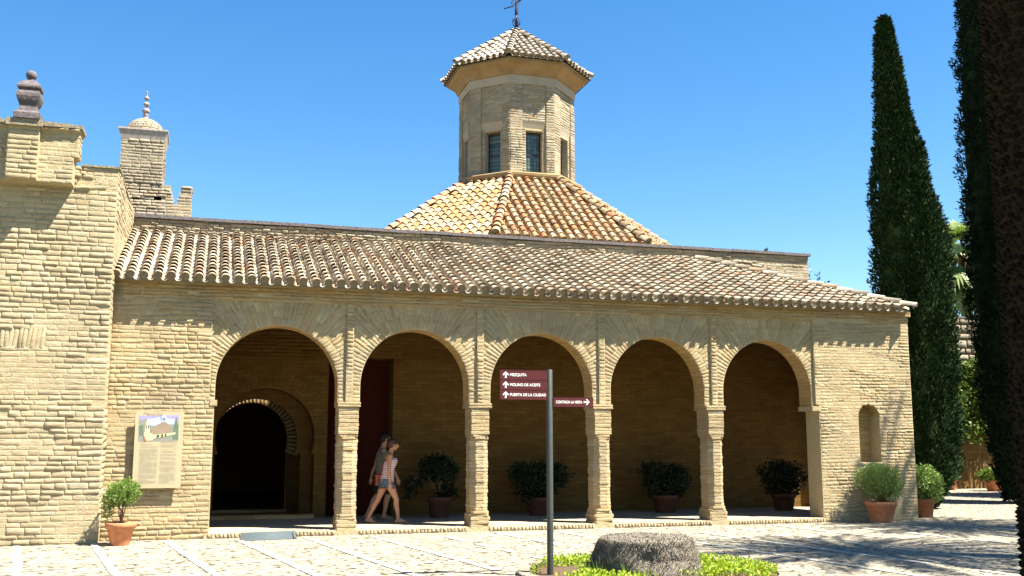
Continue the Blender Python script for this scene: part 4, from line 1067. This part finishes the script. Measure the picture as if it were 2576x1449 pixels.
flat('picture', [(2, pp([(7,6),(90,5),(91,38),(60,39.5),(30,38.5),(8,39)])), (0, pp([(8,6),(90,5),(90,12),(60,9),(35,8),(8,12)])), (1, pp([(24,10),(50,8),(55,15),(40,19),(26,18)])), (1, pp([(60,9),(88,11),(89,17),(62,17)])),
    (3, pp([(80,20),(83,8),(86,8),(90,22),(90,37),(78,36)])), (3, pp([(8,19),(16,17),(18,30),(10,32)])),
    (4, pp([(40,21),(58,13),(62,13),(76,22),(74,28),(36,28)])), (4, pp([(32,23),(72,22),(70,29),(36,31)])), (1, pp([(54,8),(57,5.5),(62,5.5),(64,8),(63,14),(55,14)])),
    (5, pp([(18,30),(20,28),(22,16),(25,9),(28,16),(31,28),(38,30),(38,38),(21,38.5)])), (5, pp([(38,31),(70,28.5),(84,27.5),(84,30),(56,34),(38,36)])), (6, pp([(16,28),(19,30),(25,38.5),(21,39)])),
    (7, pp([(45,31.5),(48,30.4),(51,31),(51,34),(45,35)])), (7, pp([(54,31),(57,29.8),(59,30),(59,33),(54,34)])), (7, pp([(62,30.5),(64,29),(66,29.2),(66,32),(62,33)])), (7, pp([(23,18),(24.5,18),(24.5,23),(23,23)])), (7, pp([(27,18),(28.5,18),(28.5,23),(27,23)])),
    (7, pp([(57,8.5),(58.6,8.5),(58.6,11.5),(57,11.5)])), (7, pp([(60,8.5),(61.5,8.5),(61.5,11.5),(60,11.5)]))], PM, ib)
INK = plain('brown_ink', (.20,.14,.09), .8, .1, var=.1)
put_text('title', 'Mezquita', .085, -.27, -.0194, .565, INK, ib, width=.30, bold=-.0008, shear=.35)
INK2 = plain('faded_grey_ink', (.30,.25,.17), .8, .1, var=.1)
for cx0, cx1, rows in ((-.30, -.01, 46), (.035, .29, 50)):
    m = MB(); rr = random.Random(rows); z = .135
    while z > -.56:
        if rr.random() < .12: z -= .014; continue
        x = cx0+(.02 if rr.random() < .2 else 0); xe = cx1-(rr.uniform(0, .2) if rr.random() < .2 else 0)
        while x < xe:
            l = rr.uniform(.015, .05); x2 = min(x+l, xe); m.add([(x, -.0192, z), (x2, -.0192, z), (x2, -.0192, z+.0062), (x, -.0192, z+.0062)], [(0,1,2,3)]); x += l+.006
        z -= .0142
    m.build('text_column', INK2, ib)

# ramp plate, low step cover
rp = empty('threshold_ramp', (1.08, -.35, 0), 'blue-grey ribbed metal ramp plate at the foot of the first arch step', 'ramp')
m = MB(); a0_, a1_ = -.46, .45
m.add([(a0_, -.30, .012), (a1_, -.16, .012), (a1_, .26, .105), (a0_, .14, .105), (a0_, -.30, 0), (a1_, -.16, 0), (a1_, .26, .0), (a0_, .14, .0)], [(0,1,2,3), (0,4,5,1), (1,5,6,2), (2,6,7,3), (3,7,4,0)])
for k in range(7):
    f0 = .1+k*.13; e0 = Vector((a0_, -.30, .012)).lerp(Vector((a0_, .14, .105)), f0); e1 = Vector((a1_, -.16, .012)).lerp(Vector((a1_, .26, .105)), f0)
    m.tube([e0+Vector((.01, 0, .002)), e1+Vector((-.01, 0, .002))], .004, 5)
m.build('plate', RAMP, rp)
m = MB(); 
for x in (a0_+.01, a1_-.05): m.add([(x, -.2, .0), (x+.04, -.2, .0), (x+.04, .13, .0), (x, .13, 0), (x, -.2, .03), (x+.04, -.2, .03), (x+.04, .13, .095), (x, .13, .095)], [(0,1,5,4),(1,2,6,5),(2,3,7,6),(3,0,4,7),(4,5,6,7)])
m.build('bracket', RAMP, rp)

# unseen dark grass, added outside the view to cut light bounced off the ground
lw = MB(); lw.add([(-60, -60, .02), (60, -60, .02), (60, -8.3, .02), (-60, -8.3, .02)], [(0,1,2,3)])
tag(lw.build('bounce_cut_lawn', plain('dark_bounce_cut_grass', (.055,.075,.025), 1, .05, bump=(30, .8, .02), var=.35)), kind='structure')

# ------------------------------------------------------------------ people (local frame: +x walking direction, z up, feet at 0)
def skinmat(name, c):
    m = M(name, .55, .3); m.col(m.ramp(m.noise(8, 3), [(.3, tuple(x*.88 for x in c)), (.7, c)])); m.b.inputs['Subsurface Weight'].default_value = .0; return m.mat
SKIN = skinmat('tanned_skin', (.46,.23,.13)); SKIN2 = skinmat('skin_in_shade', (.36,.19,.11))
def limb(mb, pts, rads, n=14):      # closed tapered chain with rounded ends
    P = [Vector(p) for p in pts]; out = []; rr_ = []
    for (a, b, ra, rb) in zip(P[:-1], P[1:], rads[:-1], rads[1:]):
        for k in range(5): t = k/5; out.append(a.lerp(b, t)); rr_.append(ra+(rb-ra)*t)
    out.append(P[-1]); rr_.append(rads[-1]); mb.tube(out, rr_, n)
    for p, r_ in zip(P, rads): mb.ball(p, r_*.995, 12, 8)
def hand(mb, w_, tip, side, curl=.25, r_=.0075):
    w_ = Vector(w_); d = (Vector(tip)-w_); L = d.length; d.normalize(); fwd_ = Vector((1, 0, 0)); nrm_ = Vector((0, side, 0))
    palm = w_+d*L*.30
    mb.ball(palm, L*.26, 12, 8, sc=(.80, .36, 1.15))
    for k, (o, l) in enumerate(((-.028, .40), (-.010, .50), (.010, .52), (.028, .46))):
        p0 = palm+d*L*.12+fwd_*o; p1 = p0+d*L*l*.5+nrm_*(-.006); p2 = p1+d*L*l*.30+nrm_*(-.014*curl*4); p3 = p2+d*L*l*.18+nrm_*(-.020*curl*4)
        limb(mb, [p0, p1, p2, p3], [r_*1.15, r_, r_*.92, r_*.75], 8)
    t0 = palm+fwd_*.022-d*L*.08; limb(mb, [t0, t0+fwd_*.022+d*L*.16, t0+fwd_*.026+d*L*.32], [r_*1.3, r_*1.1, r_*.85], 8)
def body_obj(mb, name, mat, parent, vox=.0065, sm=6):
    o = mb.build(name, mat, parent); r_ = o.modifiers.new('join', 'REMESH'); r_.mode = 'VOXEL'; r_.voxel_size = vox; r_.use_smooth_shade = True
    s_ = o.modifiers.new('soft', 'SMOOTH'); s_.factor = .5; s_.iterations = sm
    dg = bpy.context.evaluated_depsgraph_get(); dg.update(); me = bpy.data.meshes.new_from_object(o.evaluated_get(dg)); me.name = name
    o.modifiers.clear(); old = o.data; o.data = me; bpy.data.meshes.remove(old); return o
def loft(mb, rings, n=28, closed=False, mat=0, thick=.006):
    # rings: (cx, cy, z, rx, ry, tilt)
    def ringpts(off): 
        v = []
        for (cx, cy, z, rx, ry, *t) in rings:
            tl = t[0] if t else 0
            for i in range(n):
                a = 2*math.pi*i/n; x = (rx-off)*math.cos(a); v.append((cx+x, cy+(ry-off)*math.sin(a), z+tl*x))
        return v
    m_ = len(rings); fs = [(j*n+i, j*n+(i+1) % n, (j+1)*n+(i+1) % n, (j+1)*n+i) for j in range(m_-1) for i in range(n)]
    mb.add(ringpts(0), fs, mat, True); mb.add(ringpts(thick), [f[::-1] for f in fs], mat, True)
    b = len(mb.v)-2*m_*n
    for j in (0, m_-1):
        for i in range(n): mb.f.append((b+j*n+i, b+j*n+(i+1) % n, b+m_*n+j*n+(i+1) % n, b+m_*n+j*n+i)); mb.m.append(mat); mb.s.append(False)
def head(mb, c, s=1.0, jaw=1.0):
    c = Vector(c); B = lambda x, y, z, r_, sc=(1,1,1): mb.ball(c+Vector((x, y, z))*s, r_*s, 16, 12, sc=sc)
    B(-.012, 0, .030, .088, (1.08, .86, 1.0)); B(.022, 0, -.022, .066, (.98, .86, 1.12)); B(.036, 0, -.072, .038, (1.0, .95, .85))   # cranium, face, chin
    B(.060, 0, .034, .034, (.7, 1.35, .7))                                   # brow
    limb(mb, [c+Vector((.084, 0, .014))*s, c+Vector((.104, 0, -.018))*s], [.009*s, .013*s], 8)   # nose
    B(.092, 0, -.046, .013, (.7, 1.7, .55)); B(.089, 0, -.057, .012, (.7, 1.5, .6))   # lips
    for sg in (-1, 1):
        B(.062, sg*.032, -.012, .022); B(.072, sg*.030, .012, .013)                     # cheek, eye
        B(-.004, sg*.076, -.004, .024, (.75, .32, 1.2))                                 # ear
def leg(mb, hip, knee, ank, toe, k=1.0):
    hip, knee, ank, toe = map(Vector, (hip, knee, ank, toe)); mid = hip.lerp(knee, .45); cal = knee.lerp(ank, .30)
    shin = (ank-knee).normalized(); back = Vector((-1, 0, 0))
    limb(mb, [hip, mid, knee.lerp(hip, .12), knee, cal+back*.012, knee.lerp(ank, .62), ank], [.088*k, .078*k, .054*k, .051*k, .053*k, .040*k, .031*k])
    fd = (toe-ank); fd.z = 0; fd.normalize(); g = toe.z
    heel = Vector((ank.x, ank.y, 0))-fd*.045+Vector((0, 0, g+.022+(ank.z-.085)*.75)); ball_ = Vector((toe.x, toe.y, g+.004))-fd*.055
    limb(mb, [ank, heel+fd*.01], [.031*k, .027*k]); limb(mb, [ank+fd*.02-Vector((0, 0, .02)), ball_+Vector((0, 0, .018)), toe+Vector((0, 0, .008))], [.030*k, .023*k, .014*k]); limb(mb, [heel, ball_+Vector((0, 0, .012))], [.024*k, .026*k])
    s = fd.cross(Vector((0, 0, 1)))
    for q_ in range(5): limb(mb, [ball_+s*(q_-2)*.015+Vector((0, 0, .010)), toe+s*(q_-2)*.0145-fd*abs(q_-1)*.008+fd*.012+Vector((0, 0, .006))], [.010, .0075 if q_ else .009], 8)
# --- woman
wm = empty('person', (3.36, 1.30, .085), 'woman in striped strapless top and denim shorts walking right inside the second arch', 'person')
b = MB()
head(b, (.105, 0, 1.475), 1.0)
limb(b, [(.085, 0, 1.43), (.062, 0, 1.36), (.035, 0, 1.29)], [.050, .047, .060])
for r_ in ((.03, 0, 1.24, .098, (.82, 1.50, .62)), (.045, 0, 1.17, .108, (.92, 1.28, .9)), (.03, 0, 1.07, .105, (.88, 1.15, 1)), (.005, 0, .97, .098, (.92, 1.18, 1)), (-.01, 0, .88, .112, (1, 1.28, .9)), (-.025, 0, .80, .122, (1.02, 1.28, .9))): b.ball(r_[:3], r_[3], 18, 12, sc=r_[4])
for sg in (-1, 1): b.ball((.125, sg*.062, 1.145), .056, 12, 8); b.ball((-.065, sg*.062, .775), .092, 12, 8)
leg(b, (.0, -.085, .80), (.165, -.085, .445), (.205, -.075, .09), (.385, -.08, .006))
leg(b, (-.02, .085, .80), (-.165, .085, .43), (-.335, .085, .115), (-.185, .085, .004))
# near arm (camera side, -y), hanging; far arm slightly forward
limb(b, [(.012, -.165, 1.255), (-.005, -.190, 1.13), (-.012, -.205, 1.0), (.0, -.205, .88), (.012, -.200, .765)], [.048, .041, .034, .033, .023]); hand(b, (.012, -.200, .765), (.020, -.200, .60), -1)
limb(b, [(.02, .165, 1.255), (.0, .20, 1.12), (-.01, .21, 1.0), (.03, .205, .89), (.06, .20, .785)], [.048, .041, .034, .032, .023]); hand(b, (.06, .20, .785), (.09, .20, .625), 1)
limb(b, [(.02, -.17, 1.26), (.03, 0, 1.285), (.02, .17, 1.26)], [.045, .055, .045])
body_obj(b, 'body', SKIN, wm)
TOP = M('striped_jersey', .9, .1); tc = TOP.n('TexCoord'); sp = TOP.n('SeparateXYZ'); TOP.l(tc.outputs['Object'], sp.inputs[0])
ml = TOP.n('Math', operation='MULTIPLY'); TOP.l(sp.outputs[2], ml.inputs[0]); ml.inputs[1].default_value = 30.; fr_ = TOP.n('Math', operation='FRACT'); TOP.l(ml.outputs[0], fr_.inputs[0])
TOP.col(TOP.ramp(fr_.outputs[0], [(.50, (.80,.74,.74)), (.56, (.42,.10,.14))]))
t = MB(); loft(t, [(-.012, 0, .775, .142, .178), (-.008, 0, .85, .132, .165), (.005, 0, .92, .116, .142), (.014, 0, .99, .108, .132), (.032, 0, 1.06, .116, .138), (.055, 0, 1.13, .136, .150), (.058, 0, 1.17, .130, .152, .2), (.045, 0, 1.20, .105, .150, .35)]); t.build('striped_top', TOP.mat, wm)
DEN = plain('faded_denim', (.10,.14,.18), .9, .1, bump=(90, .5, .003), var=.35)
t = MB(); loft(t, [(-.028, 0, .705, .150, .185), (-.028, 0, .76, .152, .188), (-.018, 0, .80, .142, .178), (-.012, 0, .835, .134, .168)])
loft(t, [(.045, -.088, .655, .100, .096, -.1), (.02, -.086, .70, .108, .102), (.0, -.085, .76, .112, .10)]); loft(t, [(-.062, .088, .650, .098, .096, .1), (-.045, .086, .70, .106, .10), (-.03, .085, .76, .110, .10)])
t.build('denim_shorts', DEN, wm)
HAIR = plain('dark_red_brown_hair', (.045,.016,.008), .5, .4, bump=(60, .8, .01), var=.4)
t = MB(); c = Vector((.105, 0, 1.475))
for (x, y, z, r_, sc) in ((-.022, 0, .040, .098, (1.05, .90, 1.0)), (-.055, 0, .005, .078, (1, .95, 1.05)), (.035, 0, .082, .050, (1.1, 1.2, .6)), (-.082, 0, .075, .042, (1, 1, 1)), (-.105, 0, .055, .030, (1, 1, 1.1)), (-.03, .062, .01, .035, (1, .6, 1.2)), (-.03, -.062, .012, .032, (1, .6, 1.1)), (-.07, 0, -.05, .045, (.8, 1, .9))): t.ball(c+Vector((x, y, z)), r_, 16, 12, sc=sc)
body_obj(t, 'hair', HAIR, wm, .007, 3)
BLK = plain('black_plastic', (.01,.01,.01), .15, .6)
t = MB()
for sg in (-1, 1): t.ball(c+Vector((.094, sg*.034, .012)), .027, 12, 8, sc=(.35, 1.0, .82)); t.tube([c+Vector((.092, sg*.060, .020)), c+Vector((.05, sg*.079, .018)), c+Vector((-.005, sg*.082, .012))], .0045, 6)
t.tube([c+Vector((.102, -.015, .018)), c+Vector((.104, .015, .018))], .004, 6); t.build('sunglasses', BLK, wm)
LTH = plain('rust_leather', (.28,.06,.025), .6, .3, var=.2)
t = MB(); t.box(-.215, -.125, .02, .22, .70, .90); t.box(-.22, -.12, .015, .225, .86, .905); t.tube([(-.17, .03, .90), (-.10, -.02, 1.08), (.0, -.02, 1.30), (.06, .06, 1.30), (-.02, .19, 1.05), (-.17, .21, .90)], .007, 6); t.build('shoulder_bag', LTH, wm)
t = MB(); loft(t, [(.012, -.200, .775, .028, .028), (.012, -.2, .787, .028, .028)], 14, thick=.003); t.build('bracelet', plain('pale_band', (.5,.42,.3), .4), wm)
SOLE = plain('tan_sandal', (.20,.12,.07), .8)
for (hx, tx, y) in ((.165, .40, -.08), (-.385, -.165, .085)):
    t = MB(); n_ = 16; pts = [(hx+(tx-hx)*(.5-.5*math.cos(math.pi*2*k/n_)) if False else (hx+tx)/2+(tx-hx)/2*math.cos(2*math.pi*k/n_), y+.040*math.sin(2*math.pi*k/n_)*(1+.15*math.cos(2*math.pi*k/n_))) for k in range(n_)]
    t.prism(pts, -.001, .010); t.tube([(tx-.10, y-.036, .01), (tx-.085, y-.02, .04), (tx-.055, y, .028), (tx-.085, y+.02, .04), (tx-.10, y+.036, .01)], .005, 5); t.build('sandal', SOLE, wm)
# --- companion behind her
mn = empty('person', (3.41, 2.15, .085), 'dark-haired person in grey shirt and dark shorts walking half hidden behind the woman', 'person')
b = MB(); head(b, (.05, 0, 1.575), 1.05)
limb(b, [(.03, 0, 1.52), (.01, 0, 1.44), (-.01, 0, 1.38)], [.056, .055, .07])
for r_ in ((-.015, 0, 1.33, .105, (.85, 1.7, .6)), (-.01, 0, 1.24, .118, (.95, 1.45, 1)), (-.01, 0, 1.12, .112, (.95, 1.35, 1)), (-.01, 0, 1.0, .110, (.95, 1.3, 1)), (-.02, 0, .88, .115, (1, 1.35, .9))): b.ball(r_[:3], r_[3], 18, 12, sc=r_[4])
leg(b, (.0, -.09, .86), (.10, -.09, .48), (.02, -.09, .095), (.19, -.09, .006), 1.08); leg(b, (-.02, .09, .86), (-.10, .09, .46), (-.28, .09, .12), (-.12, .09, .004), 1.08)
for sg, sw in ((-1, .10), (1, -.12)):
    limb(b, [(-.02, sg*.20, 1.35), (-.02+sw*.4, sg*.23, 1.2), (-.02+sw*.7, sg*.24, 1.06), (.03+sw*1.6, sg*.235, .94), (.05+sw*2.0, sg*.23, .83)], [.056, .048, .038, .036, .026]); hand(b, (.05+sw*2.0, sg*.23, .83), (.06+sw*2.3, sg*.225, .66), sg)
body_obj(b, 'body', SKIN2, mn)
t = MB(); loft(t, [(-.015, 0, .84, .140, .178), (-.01, 0, .95, .130, .165), (-.01, 0, 1.05, .128, .168), (-.005, 0, 1.18, .135, .185), (-.01, 0, 1.30, .125, .205), (-.012, 0, 1.37, .085, .16), (-.005, 0, 1.40, .062, .075)])
for sg in (-1, 1): t.tube([(-.015, sg*.17, 1.36), (-.015, sg*.215, 1.30), (-.01+.03*sg*-1, sg*.235, 1.17)], [.064, .066, .064], 14)
t.build('grey_shirt', plain('grey_cotton', (.13,.13,.11), .95, .1), mn)
t = MB(); loft(t, [(-.02, 0, .76, .142, .180), (-.02, 0, .90, .138, .176)]); 
for (x0, x1, y) in ((.085, .0, -.09), (-.095, -.02, .09)): loft(t, [(x0, y, .50, .088, .088), ((x0+x1)/2, y, .66, .098, .095), (x1, y, .80, .110, .10)])
t.build('dark_shorts', plain('dark_cotton', (.02,.02,.025), .95, .1), mn)
t = MB(); c = Vector((.05, 0, 1.575))
for (x, y, z, r_, sc) in ((-.025, 0, .045, .100, (1.05, .92, 1.0)), (-.055, 0, .01, .080, (1, .98, 1)), (.035, 0, .09, .052, (1.1, 1.2, .6))): t.ball(c+Vector((x, y, z)), r_, 16, 12, sc=sc)
body_obj(t, 'hair', plain('black_hair', (.012,.009,.008), .6), mn, .007, 3)
for (hx, tx, y) in ((-.04, .205, -.09), (-.335, -.10, .09)):
    t = MB(); limb(t, [(hx+.03, y, .03), (tx-.05, y, .026), (tx-.01, y, .022)], [.042, .044, .030]); t.build('shoe', SOLE, mn)

for o in COL.objects:
    c = o.get('category')
    if c == 'potted plant': o['group'] = 'potted plants inside the portico' if o.name.startswith('potted_tree') else ('terracotta pots with plants by the walls')
    elif o.name.startswith('cypress_tree'): o['group'] = 'cypress trees right of the building'
    elif o.name.startswith('date_palm'): o['group'] = 'date palms at the right'
